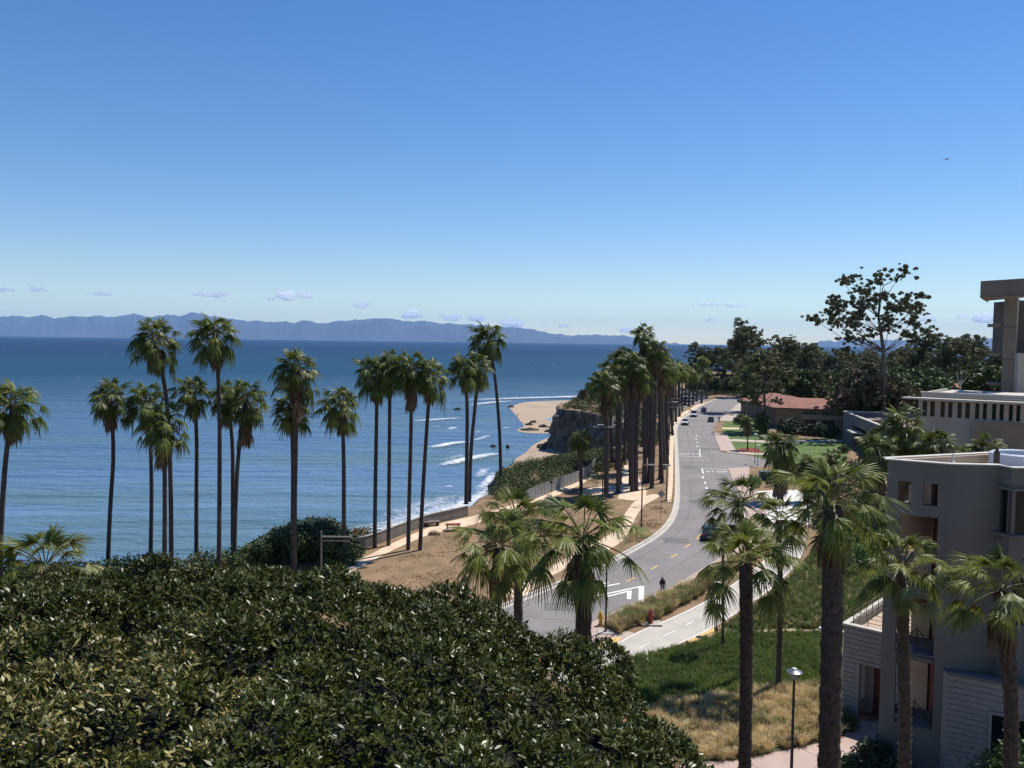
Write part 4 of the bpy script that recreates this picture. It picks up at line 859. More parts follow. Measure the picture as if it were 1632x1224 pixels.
for i, (x, y, s) in enumerate([(1335, 870, 2.0), (1365, 860, 2.3), (1395, 850, 2.4), (1370, 900, 1.8), (1340, 915, 1.5), (1400, 880, 2.2), (1385, 830, 2.6), (1350, 835, 2.2), (1320, 840, 1.8)]):
    bush(1 if i % 2 else 0, G(x, y), s, 'tall leafy shrub behind the largest palm, left of the grey building', i, 'tall shrubs left of the grey building')
# ---------------------------------------------------------------- grasses
def grass(name, poly, n, h, mats_, seed, lab, tuft=.25, wdt=.012, blades=24, lean=.5, mix=None, rx=None):
    from mathutils import noise
    rng = np.random.default_rng(seed); x, y = scatter([(p.x, p.y) for p in poly], n, rng)
    if name == 'dry_tufts':
        k = np.array([noise.noise(Vector((a * .22, b * .22, 0))) + .5 * noise.noise(Vector((a * .9, b * .9, 3))) for a, b in zip(x, y)]) > rng.uniform(-.1, .35, n); x, y = x[k], y[k]; n = len(x)
    N_ = n * blades
    hv = h * rng.uniform(.6, 1.25, n); big = np.repeat(hv, blades)
    a = rng.uniform(0, 6.283, N_); rr_ = rng.random(N_) ** .5 * tuft * .4; bx = np.repeat(x, blades) + np.cos(a) * rr_; by = np.repeat(y, blades) + np.sin(a) * rr_
    hh = big * rng.uniform(.6, 1.1, N_); ln = rng.uniform(.1, 1, N_) * lean * hh
    b = np.stack([bx, by, np.zeros(N_)], 1); o = np.stack([np.cos(a), np.sin(a), np.zeros(N_)], 1); s = np.stack([-np.sin(a), np.cos(a), np.zeros(N_)], 1) * (wdt * rng.uniform(.7, 1.5, N_))[:, None]
    m = b + o * (ln * .35)[:, None] + Z * (hh * .62)[:, None]; t = b + o * ln[:, None] + Z * (hh * rng.uniform(.75, 1.0, N_))[:, None]
    A = Leaves(); A.quads(np.stack([b - s, b + s, m + s * .8, m - s * .8], 1), 0); mi = np.repeat(mix(x, y, rng) if mix else np.zeros(n, int), blades)
    A.mi[-1] = mi; A.quads(np.stack([m - s * .8, m + s * .8, t + s * .1, t - s * .1], 1), mi)
    ob = bpy.data.objects.new(name, A.mesh(name, mats_)); link(ob); return tag(ob, lab, 'grass', kind='stuff')
gG = mat('meadow_grass', (.165, .225, .045), .8, (.115, .175, .035), .2, trans=.3); gD = mat('dark_grass', (.08, .125, .03), .8, (.10, .14, .035), .2, trans=.25)
gT = mat('straw_grass', (.74, .57, .30), .85, (.58, .43, .20), .4, trans=.25); gP = mat('pinkish_seed_grass', (.36, .22, .15), .85, (.30, .20, .12), .5, trans=.2); gO = mat('olive_grass', (.20, .18, .06), .8, (.24, .20, .10), .5, trans=.25)
soil = mat('planting_soil', (.09, .075, .045), .95, (.13, .10, .06), .8, bump=.6)
field = gl([(870, 1150), (940, 1080), (1000, 1050), (1040, 1042), (1100, 1030), (1150, 1010), (1320, 1006), (1345, 1010), (1345, 1170), (1300, 1186), (1230, 1200), (1180, 1212), (1118, 1214), (1060, 1200), (960, 1250)])
sheet('ground', field, .006, mat('meadow_soil', (.07, .09, .03), .95, (.10, .10, .045), .6))
grass('meadow_grass', gl([(1000, 1052), (1040, 1042), (1100, 1029), (1150, 1010), (1325, 1010), (1340, 1090), (1200, 1102), (1050, 1125), (1000, 1110), (930, 1110), (950, 1075)]), 5200, .52, [gG, gD, gO], 41, 'lush green meadow grass below the bicycle path', blades=22, wdt=.014,
      mix=lambda x, y, r: np.where(np.sin(x * .9 + y * .5) + r.normal(0, .8, len(x)) > .8, 1, np.where(r.random(len(x)) < .08, 2, 0)))
grass('straw_grass', gl([(1050, 1128), (1200, 1105), (1340, 1092), (1342, 1170), (1300, 1184), (1230, 1198), (1180, 1210), (1118, 1212), (1070, 1195), (1020, 1210), (1000, 1150)]), 900, .66, [gT, gP, gO, gG], 42, 'clumps of straw coloured bunch grass beside the pink walkway', tuft=.5, blades=90, lean=.9, wdt=.011,
      mix=lambda x, y, r: np.where((y > 57.5) & (r.random(len(x)) < .5), 1, np.where(r.random(len(x)) < .28, 2, np.where(r.random(len(x)) < .1, 3, 0))))
pl = gl([(965, 1000), (985, 985), (1034, 962), (1065, 951), (1108, 930), (1150, 905), (1188, 878), (1203, 886), (1160, 922), (1110, 953), (1059, 981), (1045, 990), (1010, 1000), (985, 1010), (968, 1006)])
sheet('ground', pl, .135, soil)
grass('bunch_grass', pl, 480, .95, [gO, gT, gG], 43, 'grey green and straw bunch grass planted between pavement and bicycle path', tuft=.6, blades=110, lean=.8, wdt=.012, mix=lambda x, y, r: r.choice([0, 0, 1, 2], len(x)))
up_f = gl([(1145, 1005), (1190, 972), (1238, 940), (1280, 900), (1300, 870), (1330, 860), (1420, 850), (1420, 1000), (1320, 1003), (1250, 1002), (1200, 1006)])
sheet('ground', up_f, .006, MATS['meadow_soil'])
grass('meadow_grass', up_f, 3600, .6, [gG, gO, gD, gT], 44, 'mixed green and olive grass on the slope above the small path', blades=24, lean=.6, wdt=.016,
      mix=lambda x, y, r: np.where(r.random(len(x)) < .3, 1, np.where(r.random(len(x)) < .35, 2, np.where(r.random(len(x)) < .06, 3, 0))))
sheet('path', smooth_line(gl([(1140, 1009), (1200, 1008), (1260, 1008), (1345, 1012), (1345, 1004), (1260, 1003), (1200, 1005)]), 1), .02, trail_m)

dm = [mat('dry_tuft', (.33, .215, .115), .9, (.24, .155, .08), .5, trans=.3), mat('dry_tuft_olive', (.20, .16, .07), .9, (.26, .19, .09), .5, trans=.3)]
grass('dry_tufts', gl([(560, 930), (640, 885), (700, 850), (800, 812), (905, 782), (960, 800), (1000, 812), (975, 848), (900, 885), (840, 920), (800, 950), (700, 1010)]), 6000, .13, dm, 48, 'sparse dry tufts on the bare brown slope of the bluff', blades=7, lean=1.5, wdt=.014, mix=lambda x, y, r: (r.random(len(x)) < .15).astype(int))
grass('dry_tufts', gl([(1000, 878), (1040, 852), (1068, 822), (1074, 790), (1060, 795), (1030, 815), (1010, 840), (985, 880)]), 1500, .12, dm, 49, 'thin dry grass between trail and kerb', blades=9, lean=1.4, wdt=.016, mix=lambda x, y, r: (r.random(len(x)) < .2).astype(int))
# ---------------------------------------------------------------- the big foreground tree
def big_tree():
    rng = np.random.default_rng(9); rn = random.Random(9)
    leafA = bpy.data.materials.new('glossy_leaf')
    lm = mat('glossy_dark_leaf', (.034, .046, .005), .36, (.062, .072, .008), 3.0, spec=.30, trans=.1)
    lb = mat('leaf_underside', (.12, .135, .035), .5, (.085, .10, .025), 3.0, spec=.4, trans=.12)
    ly = mat('young_yellow_leaf', (.36, .29, .10), .4, (.18, .17, .05), 3.0, spec=.5, trans=.15)
    lr = mat('old_orange_leaf', (.35, .12, .03), .5)
    bpy.data.materials.remove(leafA)
    c0 = np.array([-10.2, 20.0, 7.95]); ax = np.array([15.6, 13.5, 8.6])
    base = Vector((-12, 21, 0)); t = thing('broadleaf_tree', 'huge dark broadleaf tree with glossy leaves filling the lower left foreground', 'tree', base)
    from mathutils import noise
    L_ = []; n = 0                                    # lobes: centre, radius
    while len(L_) < 1100 and n < 30000:
        n += 1; d = nrm(rng.normal(0, 1, 3)); d[2] = abs(d[2])
        d = np.sign(d) * np.abs(d) ** np.array([.74, .7, .66])
        q = c0 + d * (ax - 1.3) + rng.normal(0, .3, 3)
        if q[0] < -21 or q[1] > 34 or q[1] < 4 or q[2] < 9.5: continue    # outside the view
        lo = noise.noise(Vector(q * .33)) ; q = c0 + (q - c0) * (1 + .035 * lo)
        if noise.noise(Vector(q * .8) + Vector((9, 0, 0))) < -.34: continue   # hollows between the boughs
        if L_ and (((np.array([l[0] for l in L_]) - q) ** 2).sum(1) < .9 ** 2).any(): continue
        L_.append((q, rn.uniform(.7, 1.45)))
    C = np.array([l[0] for l in L_]); Rr = np.array([l[1] for l in L_])
    m = 210000
    idx = rng.choice(len(C), m, p=Rr ** 2 / (Rr ** 2).sum()); d = nrm(rng.normal(0, 1, (m, 3)) + nrm(C - c0)[idx] * .9)
    p = C[idx] + d * (Rr[idx] * rng.uniform(.86, 1.04, m))[:, None]
    pp = np.abs((p - c0) / (ax - 1.9)); keep = ~((pp[:, 0] ** 3.2 + pp[:, 1] ** 2.8 + pp[:, 2] ** 3.2) < 1) & (p[:, 2] > 4)
    p, d = p[keep], d[keep]; keep = np.ones(len(p), bool)
    for j in range(len(C)):
        keep &= ~(((p - C[j]) ** 2).sum(1) < (Rr[j] * .84) ** 2)
    p, d = p[keep], d[keep]; m = len(p)
    axis = nrm(d + Z * .9 + rng.normal(0, .3, (m, 3)))
    # young growth on the left flank
    yc = np.array([-9.5, 17.0, 15.0]); ydist = np.linalg.norm((p - yc) * np.array([.42, .42, .3]), axis=1)
    A = Leaves(); K = 8
    for k in range(K):
        a = np.cross(axis, rng.normal(0, 1, (m, 3))); a = nrm(a); el = rng.uniform(.25, 1.25, m)[:, None]
        dr = nrm(a * np.cos(el) + axis * np.sin(el)); s = nrm(np.cross(dr, axis)); nn = np.cross(s, dr)
        ln = rng.uniform(.13, .23, m)[:, None]; wd = ln * .17
        o = p + rng.normal(0, .05, (m, 3)); mid = o + dr * ln * .5 + nn * ln * .05; tip = o + dr * ln - nn * ln * .08
        mi = np.where(rng.random(m) < .10, 1, 0); mi = np.where((ydist < 1.7 + .5 * np.sin(p[:, 0] * 3)) & (rng.random(m) < .38), 2, mi); mi = np.where(rng.random(m) < .001, 3, mi)
        A.quads(np.stack([o, mid + s * wd, tip, mid - s * wd], 1), mi)
    off = np.array(base)
    A.V = [v - off for v in A.V]
    link(bpy.data.objects.new('crown', A.mesh('crown', [lm, lb, ly, lr])), t)
    # opaque leaf core under the shell, near-black colour standing in for shade between leaves
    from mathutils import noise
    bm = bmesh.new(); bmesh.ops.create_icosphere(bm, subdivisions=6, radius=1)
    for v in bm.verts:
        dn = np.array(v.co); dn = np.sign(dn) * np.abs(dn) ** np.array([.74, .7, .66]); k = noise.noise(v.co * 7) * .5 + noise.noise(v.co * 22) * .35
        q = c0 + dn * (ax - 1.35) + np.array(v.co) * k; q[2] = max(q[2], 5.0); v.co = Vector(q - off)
    me = bpy.data.meshes.new('shaded_inner_foliage'); bm.to_mesh(me); bm.free(); me.materials.append(mat('inner_leaf_shade', (.007, .009, .004), .95, (.012, .015, .006), 4, bump=.8))
    link(bpy.data.objects.new('shaded_inner_foliage', me), t)
    mb = MB(); mb.tube([(0, 0, 0), (.2, 0, 2.5), (0, .2, 4.5)], [1.1, .8, .7], 14)
    for i in range(12):
        a = i * .52; mb.tube([(0, .1, 4.2), (math.cos(a) * 4, math.sin(a) * 3.5, 7.5), (math.cos(a) * 10, math.sin(a) * 8, 10.5)], [.42, .3, .1], 8)
    mb.build('trunk', mat('smooth_grey_bark', (.20, .18, .16), .9, (.14, .125, .11), 1.0, bump=.4), t)
big_tree()
# ================================================================ BUILDINGS
def wall(mb, a, b, z0, z1, ops=(), th=.35, mi=0):
    """upright wall from a to b (outside on the right hand side walking a->b), openings (s0, s1, za, zb) in metres along it"""
    a = Vector((a[0], a[1], 0)); b = Vector((b[0], b[1], 0)); Ln = (b - a).length; t = (b - a) / Ln; n = Vector((-t.y, t.x, 0))
    S_ = sorted({0, Ln, *[o[0] for o in ops], *[o[1] for o in ops]}); Zs = sorted({z0, z1, *[o[2] for o in ops], *[o[3] for o in ops]})
    S_ = [s for s in S_ if 0 <= s <= Ln]; Zs = [z for z in Zs if z0 <= z <= z1]
    solid = lambda i, j: 0 <= i < len(S_)-1 and 0 <= j < len(Zs)-1 and not any(o[0] <= (S_[i]+S_[i+1])/2 <= o[1] and o[2] <= (Zs[j]+Zs[j+1])/2 <= o[3] for o in ops)
    V = lambda s, z, d: a + t * s + n * (th * d) + Vector((0, 0, z))
    for i in range(len(S_)-1):
        for j in range(len(Zs)-1):
            if not solid(i, j): continue
            s0, s1, q0, q1 = S_[i], S_[i+1], Zs[j], Zs[j+1]
            mb.add([V(s0,q0,0), V(s1,q0,0), V(s1,q1,0), V(s0,q1,0)], [(0,1,2,3)], mi); mb.add([V(s0,q0,1), V(s1,q0,1), V(s1,q1,1), V(s0,q1,1)], [(3,2,1,0)], mi)
            for cond, p in ((solid(i-1,j), (s0,q0,s0,q1)), (solid(i+1,j), (s1,q0,s1,q1)), (solid(i,j-1), (s0,q0,s1,q0)), (solid(i,j+1), (s0,q1,s1,q1))):
                if not cond: mb.add([V(p[0],p[1],0), V(p[2],p[3],0), V(p[2],p[3],1), V(p[0],p[1],1)], [(0,1,2,3)], mi)
    return mb
def no_recalc_build(mb, name, mats, parent):
    me = bpy.data.meshes.new(name); me.from_pydata(mb.v, [], mb.f)
    mats = mats if isinstance(mats, (list, tuple)) else [mats]
    for m in mats: me.materials.append(m)
    if len(mats) > 1: me.polygons.foreach_set('material_index', mb.m)
    me.update(); return link(bpy.data.objects.new(name, me), parent)
glass = mat('dark_glass', (.012, .022, .026), .12, spec=.35)
dark_in = mat('dark_interior', (.02, .018, .016), .9)
# ---- the near grey building
stucco = mat('grey_stucco', (.175, .172, .150), .95, (.142, .140, .124), .45, bump=.25, bscale=18, stretch=(1, 1, .3), detail=10, lo=.3, hi=.7)
stucco_t = mat('tan_stucco', (.46, .36, .26), .95, (.40, .31, .22), .6, bump=.2, bscale=14)
brown = mat('rust_brown_stucco', (.20, .06, .03), .9, (.15, .045, .025), .8)
siding_m = mat('pale_siding', (.30, .29, .27), .9, (.26, .25, .235), .5, bump=.15, bscale=9)
cap_m = mat('parapet_cap', (.55, .52, .46), .8, (.45, .42, .37), .8)
roof_m = mat('white_roof_membrane', (.66, .60, .52), .9, (.50, .44, .37), .35, lo=.45, hi=.75)
iron = mat('black_iron', (.015, .015, .018), .5)
gb = thing('apartment_building', 'grey stucco apartment building with open corner loggias in the lower right', 'building', Vector((28, 47, 0)))
gbo = Vector((28, 47, 0))
def L2(p): return Vector((p[0] - gbo.x, p[1] - gbo.y, 0))
a0 = P(1415, 733, 48.0); a1 = P(1516, 741, 46.3); b1 = P(1594, 742, 46.1); c1 = P(1613, 749, 45.2); d1 = Vector((42, 45.0, 0)); e1 = Vector((42, 57.0, 0))
ZR = a0.z; A0, A1, B1, C1, D1, E1 = [L2(p) for p in (a0, a1, b1, c1, d1, e1)]
def at(px, py, p, q):     # where the sight line through a pixel meets the wall p-q: (metres along it, height)
    v = ray(px, py); o = Vector((0, 0, H)); d = (q - p); d.z = 0; Ln = d.length; d = d / Ln
    # solve o + v k on line p + d s
    det = v.x * (-d.y) - v.y * (-d.x); rx, ry = p.x - o.x, p.y - o.y
    k = (rx * (-d.y) - ry * (-d.x)) / det; s = (v.x * ry - v.y * rx) / det
    return s, (o + v * k).z
def op(x0, y0, x1, y1, p, q):
    s0, za = at(x0, y1, p, q); s1, zb = at(x1, y0, p, q); return (s0, s1, za, zb)
FA = (a0, a1)
opsA = [op(1430, 768, 1453, 801, *FA), op(1470, 772, 1495, 805, *FA), op(1430, 826, 1495, 938, *FA), op(1426, 952, 1491, 1036, *FA), op(1424, 1050, 1490, 1150, *FA)]
mb = MB(); wall(mb, A0, A1, -.1, ZR, opsA, .45)
wall(mb, A1, B1, -.1, ZR, (), .4)
no_recalc_build(mb, 'wall', stucco, gb)
# bow with strip window on the right
mb = MB(); zw0, zw1 = P(1600, 850, 45.5).z, P(1600, 781, 45.5).z
wall(mb, B1, C1, -.1, ZR - .02, [(0.12, (C1 - B1).length - .001, zw0, zw1)], .3); wall(mb, C1, D1, -.1, ZR - .02, [(0.001, 6.0, zw0, zw1), (0.2, 6, 9.0, 11.6)], .3)
no_recalc_build(mb, 'bay_wall', stucco, gb)
mb = MB(); t_ = (C1 - B1).normalized(); n_ = Vector((-t_.y, t_.x, 0))
mb.add([B1 + n_ * .12 + Vector((0, 0, zw0)), C1 + n_ * .12 + Vector((0, 0, zw0)), C1 + n_ * .12 + Vector((0, 0, zw1)), B1 + n_ * .12 + Vector((0, 0, zw1))], [(0, 1, 2, 3)])
mb.add([C1 + Vector((0, .12, zw0)), D1 + Vector((0, .12, zw0)), D1 + Vector((0, .12, zw1)), C1 + Vector((0, .12, zw1))], [(0, 1, 2, 3)])
mb.add([C1 + Vector((0, .14, 8.9)), D1 + Vector((0, .14, 8.9)), D1 + Vector((0, .14, 11.7)), C1 + Vector((0, .14, 11.7))], [(0, 1, 2, 3)])
w_ = no_recalc_build(mb, 'strip_window', glass, gb)
mb = MB()
for p in (B1.lerp(C1, .35), C1 + Vector((.02, -.02, 0)), C1 + Vector((1.3, 0, 0)), C1 + Vector((2.7, 0, 0))): mb.box((p.x, p.y + .05, (zw0 + zw1) / 2), (.09, .09, zw1 - zw0))
mb.build('window_frame', mat('dark_frame', (.03, .035, .04), .5), w_)
mb = MB(); wall_line(mb, [B1 + Vector((-.12, -.08, 0)), C1 + Vector((-.04, -.12, 0)), D1 + Vector((0, -.12, 0))], zw1 + .02, zw1 + .16, .2); wall_line(mb, [B1 + Vector((-.12, -.06, 0)), C1 + Vector((-.04, -.1, 0)), D1 + Vector((0, -.1, 0))], zw0 - .16, zw0 - .02, .2)
mb.build('sill', stucco, gb)
# back walls and roof
bk = P(1632, 718, 52.6); bl_ = L2(P(1415, 731.5, 48.4)); BK = L2(bk) ; BK2 = BK + (BK - bl_).normalized() * 12
mb = MB(); th_ = (BK2 - bl_).normalized()
u2 = bl_ + (BK2 - bl_).normalized() * 5.6
sA = bl_ + th_ * 0.3
backops = [(.55, 1.7, ZR - 2.9, ZR - 1.5), (2.1, 3.1, ZR - 2.9, ZR - 1.5)] + [(.5, 4.4, z, z + 2.6) for z in (ZR - 7.2, ZR - 11.2)]
wall(mb, BK2, bl_, 6.6, ZR, [((BK2 - bl_).length - b, (BK2 - bl_).length - a, c, d) for a, b, c, d in backops], .35)
no_recalc_build(mb, 'back_wall', stucco_t, gb)
inner = [B1 + Vector((-.4, .4, 0)), A1 + Vector((.2, .5, 0))]
mb = MB(); v1 = A1 + Vector((-.08, .45, 0)); v2 = v1 + Vector((1.4, 4.2, 0)); wall(mb, v2, v1, -.1, ZR - .5, (), .25); no_recalc_build(mb, 'side_wall', brown, gb)
mb = MB(); v3 = A0.lerp(A1, .62) + Vector((.9, 3.0, 0)); v4 = A0.lerp(A1, .86) + Vector((1.0, 2.7, 0)); wall(mb, v3, v4, -.1, ZR - .5, (), .3); no_recalc_build(mb, 'inner_pier', stucco_t, gb)
v2b = v2
for z in (P(1440, 806, 48).z - .15, P(1440, 938, 48).z - .12, P(1440, 1036, 48).z - .12, P(1440, 1150, 48).z - .12):
    mb = MB(); q = [A0 + Vector((.35, .45, 0)), A1 + Vector((-.2, .42, 0)), v2 + Vector((-.1, 0, 0)), bl_ + th_ * 3.2 + Vector((0, -.1, 0)), bl_ + Vector((.4, -.1, 0))]
    mb.prism([(p.x, p.y) for p in q], z - .25, z); mb.build('loggia_floor', mat('grey_floor', (.16, .165, .17), .9, (.12, .125, .13), .8), gb)
def railing(zf, parent, frac0=.14, frac1=.86):
    mb = MB(); p0 = A0.lerp(A1, frac0) + Vector((.1, .35, 0)); p1 = A0.lerp(A1, frac1) + Vector((.1, .35, 0)); n = 14
    for h in (.35, .55, .75, .95): mb.tube([p0 + Vector((0, 0, zf + h)), p1 + Vector((0, 0, zf + h))], .018, 5)
    mb.tube([p0 + Vector((0, 0, zf)), p0 + Vector((0, 0, zf + 1.05))], .03, 5); mb.tube([p1 + Vector((0, 0, zf)), p1 + Vector((0, 0, zf + 1.05))], .03, 5)
    mdl = p0.lerp(p1, .62); mb.tube([mdl + Vector((0, 0, zf)), mdl + Vector((0, 0, zf + 1.35))], .035, 5)
    arc = [p0.lerp(p1, .38 + .48 * k / 8) + Vector((0, 0, zf + .35 + .85 * math.sin(math.pi * k / 8))) for k in range(9)]; mb.tube(arc, .035, 5)
    mb.build('railing', iron, parent)
railing(P(1440, 1030, 48).z, gb); railing(P(1440, 1143, 48).z, gb)
# fascia at the foot of the two balconies
for y_ in (1036, 1150):
    z = P(1455, y_ - 12, 47).z; mb = MB(); p0 = A0.lerp(A1, .1) + Vector((.12, .5, 0)); p1 = A0.lerp(A1, .9) + Vector((.12, .5, 0)); wall_line(mb, [p0, p1], z - .35, z + .18, .06); mb.build('fascia', mat('slate_panel', (.06, .07, .08), .7), gb)
# the roof sheet sits below the parapet
roofp = [A0 + Vector((.35, .35, 0)), A1 + Vector((.1, .4, 0)), B1 + Vector((0, .4, 0)), C1 + Vector((.2, .35, 0)), D1 + Vector((0, .3, 0)), E1, BK2 + Vector((0, -.1, 0)), bl_ + Vector((.4, -.1, 0))]
mb = MB(); mb.prism([(p.x, p.y) for p in roofp[:5] + [Vector((D1.x, BK2.y, 0)), BK2 + Vector((0, -.35, 0)), bl_ + Vector((.5, -.2, 0))]], ZR - .75, ZR - .5); mb.build('roof', roof_m, gb)
mb = MB()
wall_line(mb, [A0 + Vector((-.06, .2, 0)), A1 + Vector((0, .17, 0)), B1 + Vector((0, .17, 0)), C1 + Vector((0, .12, 0)), D1 + Vector((0, .12, 0))], ZR + .003, ZR + .07, .5)
wall_line(mb, [A0 + Vector((.05, .48, 0)), BK2], ZR + .006, ZR + .075, .45); mb.build('parapet_cap', cap_m, gb)
rp = P(1588, 741, 47.6) - gbo; mb = MB(); mb.tube([(rp.x, rp.y, ZR - .6), (rp.x, rp.y, ZR + .62)], .16, 10); mb.tube([(rp.x, rp.y, ZR + .62), (rp.x, rp.y, ZR + .85)], .09, 8); mb.build('vent_pipe', mat('rusty_pipe', (.06, .035, .03), .8), gb)
for x_, y_, D_ in ((1518, 740, 49.2), (1632, 738, 46.8)):
    p = P(x_, y_, D_) - gbo; mb = MB(); mb.lathe([(.2, ZR - .5), (.12, ZR - .2), (.05, ZR - .15), (.05, ZR + .25)], (p.x, p.y, 0), 8); mb.build('roof_vent', mat('galvanised', (.45, .46, .47), .5, metal=.6), gb)
p = P(1612, 738, 49.4) - gbo; mb = MB(); mb.lathe([(1.7, ZR - .5), (1.7, ZR + .28), (1.55, ZR + .36), (1.45, ZR + .28), (1.45, ZR - .3)], (p.x + .6, p.y, 0), 28); mb.build('skylight_ring', mat('pale_blue_metal', (.42, .46, .52), .6), gb)
# siding base in front of the right wall
def siding(a, b, z0, z1, ops, parent, step=.32, th=.25, capz=True, name='siding_wall'):
    mb = MB(); a = Vector((a[0], a[1], 0)); b = Vector((b[0], b[1], 0)); t = (b - a).normalized(); n = Vector((-t.y, t.x, 0)); Ln = (b - a).length
    wall(mb, a + n * .05, b + n * .05, z0, z1, ops, th)
    o = no_recalc_build(mb, name, siding_m, parent); mb = MB(); z = z0 + .02
    while z < z1 - .05:      # overlapping boards with a shadow gap
        zt = min(z + step - .045, z1); spans = [(0, Ln)]
        for s0, s1, q0, q1 in ops:
            if zt > q0 - .15 and z < q1 + .15: spans = [x for u, v in spans for x in ((u, min(v, s0 - .18)), (max(u, s1 + .18), v)) if x[1] - x[0] > .05]
        for u, v in spans: p, q = a + t * u, a + t * v; m = p.lerp(q, .5) + n * .02; mb.box((m.x, m.y, (z + zt) / 2), (v - u, .06, zt - z), math.atan2(t.y, t.x))
        z += step
    mb.build('boards', siding_m, o); mb = MB()
    for s0, s1, q0, q1 in ops:
        for (u, v, c, d) in ((s0 - .17, s0, q0, q1 + .17), (s1, s1 + .17, q0, q1 + .17), (s0, s1, q1, q1 + .17)):
            m = a + t * (u + v) / 2 - n * .015; mb.box((m.x, m.y, (c + d) / 2), (v - u, .09, d - c), math.atan2(t.y, t.x))
    if ops: mb.build('trim', siding_m, o)
    return o
s0 = P(1510, 1072, 45.9); s1 = P(1632, 1112, 44.0); dd_ = (s1 - s0); dd_.z = 0; s1x = s0 + dd_ * 2.2
win = op(1578, 1143, 1604, 1212, s0, s1x); sid = siding(L2(s0), L2(s1x), -.1, s0.z, [(win[0], win[1], win[2] - .3, win[3]), (win[0] + 1.1, win[1] + 1.1, win[2] - .3, win[3])], gb)
mb = MB(); t_ = dd_.normalized(); n_ = Vector((-t_.y, t_.x, 0))
for k in (0, 1.1): p = L2(s0) + t_ * ((win[0] + win[1]) / 2 + k) + n_ * .18; mb.box((p.x, p.y, (win[2] + win[3]) / 2), (win[1] - win[0], .04, win[3] - win[2] + .6), math.atan2(t_.y, t_.x))
mb.build('window', glass, gb)
mb = MB(); q0, q1 = L2(s0) + n_ * .2 - t_ * .1, L2(s1x) + n_ * .2; wall_line(mb, [q0 - n_ * .15, q1 - n_ * .15], s0.z + .004, s0.z + .09, .42)
mb.prism([(q0.x, q0.y), (q1.x, q1.y), (q1.x, q1.y + 2.0), (q0.x, q0.y + .35)], s0.z - .1, s0.z - .01); mb.build('ledge', stucco, gb)
mb = MB(); wall(mb, L2(s0) + Vector((-.02, .5, 0)), L2(s0) + Vector((-.0, 0.0, 0)), -.1, s0.z, (), .2); no_recalc_build(mb, 'return_wall', siding_m, gb)
p = P(1422, 1204, 47.0); pq = L2(Vector((p.x, p.y, 0))); _, pz = at(1422, 1204, a0, a1); ss, _ = at(1422, 1204, a0, a1); tt = (A1 - A0).normalized(); c = A0 + tt * ss - Vector((-tt.y, tt.x, 0)) * .015
mb = MB(); mb.box((c.x, c.y, pz), (.32, .03, .2), math.atan2(tt.y, tt.x)); mb.build('plaque', mat('red_plaque', (.22, .05, .05), .6), gb)
# ---- low siding wing with red door and roof terrace
wg = thing('building_wing', 'low wing clad in pale boards with a recessed dark red door and roof terrace', 'building', Vector((22, 54, 0)))
gbo = Vector((22, 54, 0))
w0 = P(1345, 995, 54.5); w1 = P(1415, 1011, 52.7); dw = (w1 - w0); dw.z = 0; w1x = w0 + dw * 2.5; WT = w0.z
door = op(1367, 1066, 1408, 1160, w0, w1x); door = (door[0], door[1] + .05, -.1, door[3]); lw = op(1450, 1060, 1462, 1140, w0, w1x)
siding(L2(w0), L2(w1x), -.1, WT, [door, (lw[0], lw[1], 2.6, lw[3])], wg)
wn = Vector((-dw.y, dw.x, 0)).normalized(); wt = dw.normalized()
sl = L2(w0) + wn * 9 + wt * .2
mb = MB(); wall(mb, sl, L2(w0) + wn * .05, -.1, WT, (), .25); no_recalc_build(mb, 'side_wall', siding_m, wg)
mb = MB(); wall(mb, L2(w0) + wt * (door[0] + .55) + wn * 1.1, L2(w0) + wt * (door[1] + .8) + wn * 1.1, -.1, 3.4, (), .1); no_recalc_build(mb, 'door', mat('dark_red_door', (.095, .014, .012), .6, (.07, .01, .01), 3, stretch=(8, 8, .2)), wg)
mb = MB(); wall(mb, L2(w0) + wt * (door[0]) + wn * 1.08, L2(w0) + wt * (door[0] + .55) + wn * 1.08, -.1, 3.4, (), .1); mb.box(L2(w0) + wt * 1.5 + wn * .8 + Vector((0, 0, 3.5)), (3.5, 1.2, .15), math.atan2(wt.y, wt.x)); no_recalc_build(mb, 'porch', siding_m, wg)
mb = MB(); q = [L2(w0) + wn * .3, L2(w1x) + wn * .3, L2(w1x) + wn * 9, sl]; mb.prism([(p.x, p.y) for p in q], WT - .75, WT - .55); mb.build('terrace', mat('terrace_tiles', (.44, .33, .24), .85, (.36, .27, .2), 1.2), wg)
mb = MB(); wall_line(mb, [L2(w0) + wn * .1 - wt * .1, L2(w1x) + wn * .1], WT + .003, WT + .1, .42); wall_line(mb, [L2(w0) + wn * .32 + wt * .08, sl], WT + .003, WT + .1, .36); mb.build('parapet_cap', cap_m, wg)
mb = MB(); e0, e1, e2 = L2(w1x) + wn * .6, L2(w0) + wn * .6 + wt * .4, sl + wt * .3
for k in range(3):
    z = WT + .25 + k * .28
    mb.tube([e0 + Vector((0, 0, z)), e1 + Vector((0, 0, z)), e2 + Vector((0, 0, z))], .022, 5)
for f in range(8):
    p = e1.lerp(e2, f / 7); mb.tube([p + Vector((0, 0, WT - .5)), p + Vector((0, 0, WT + .86))], .03, 5)
    p = e1.lerp(e0, f / 7); mb.tube([p + Vector((0, 0, WT - .5)), p + Vector((0, 0, WT + .86))], .03, 5)
mb.build('railing', mat('weathered_metal', (.20, .17, .13), .7), wg)
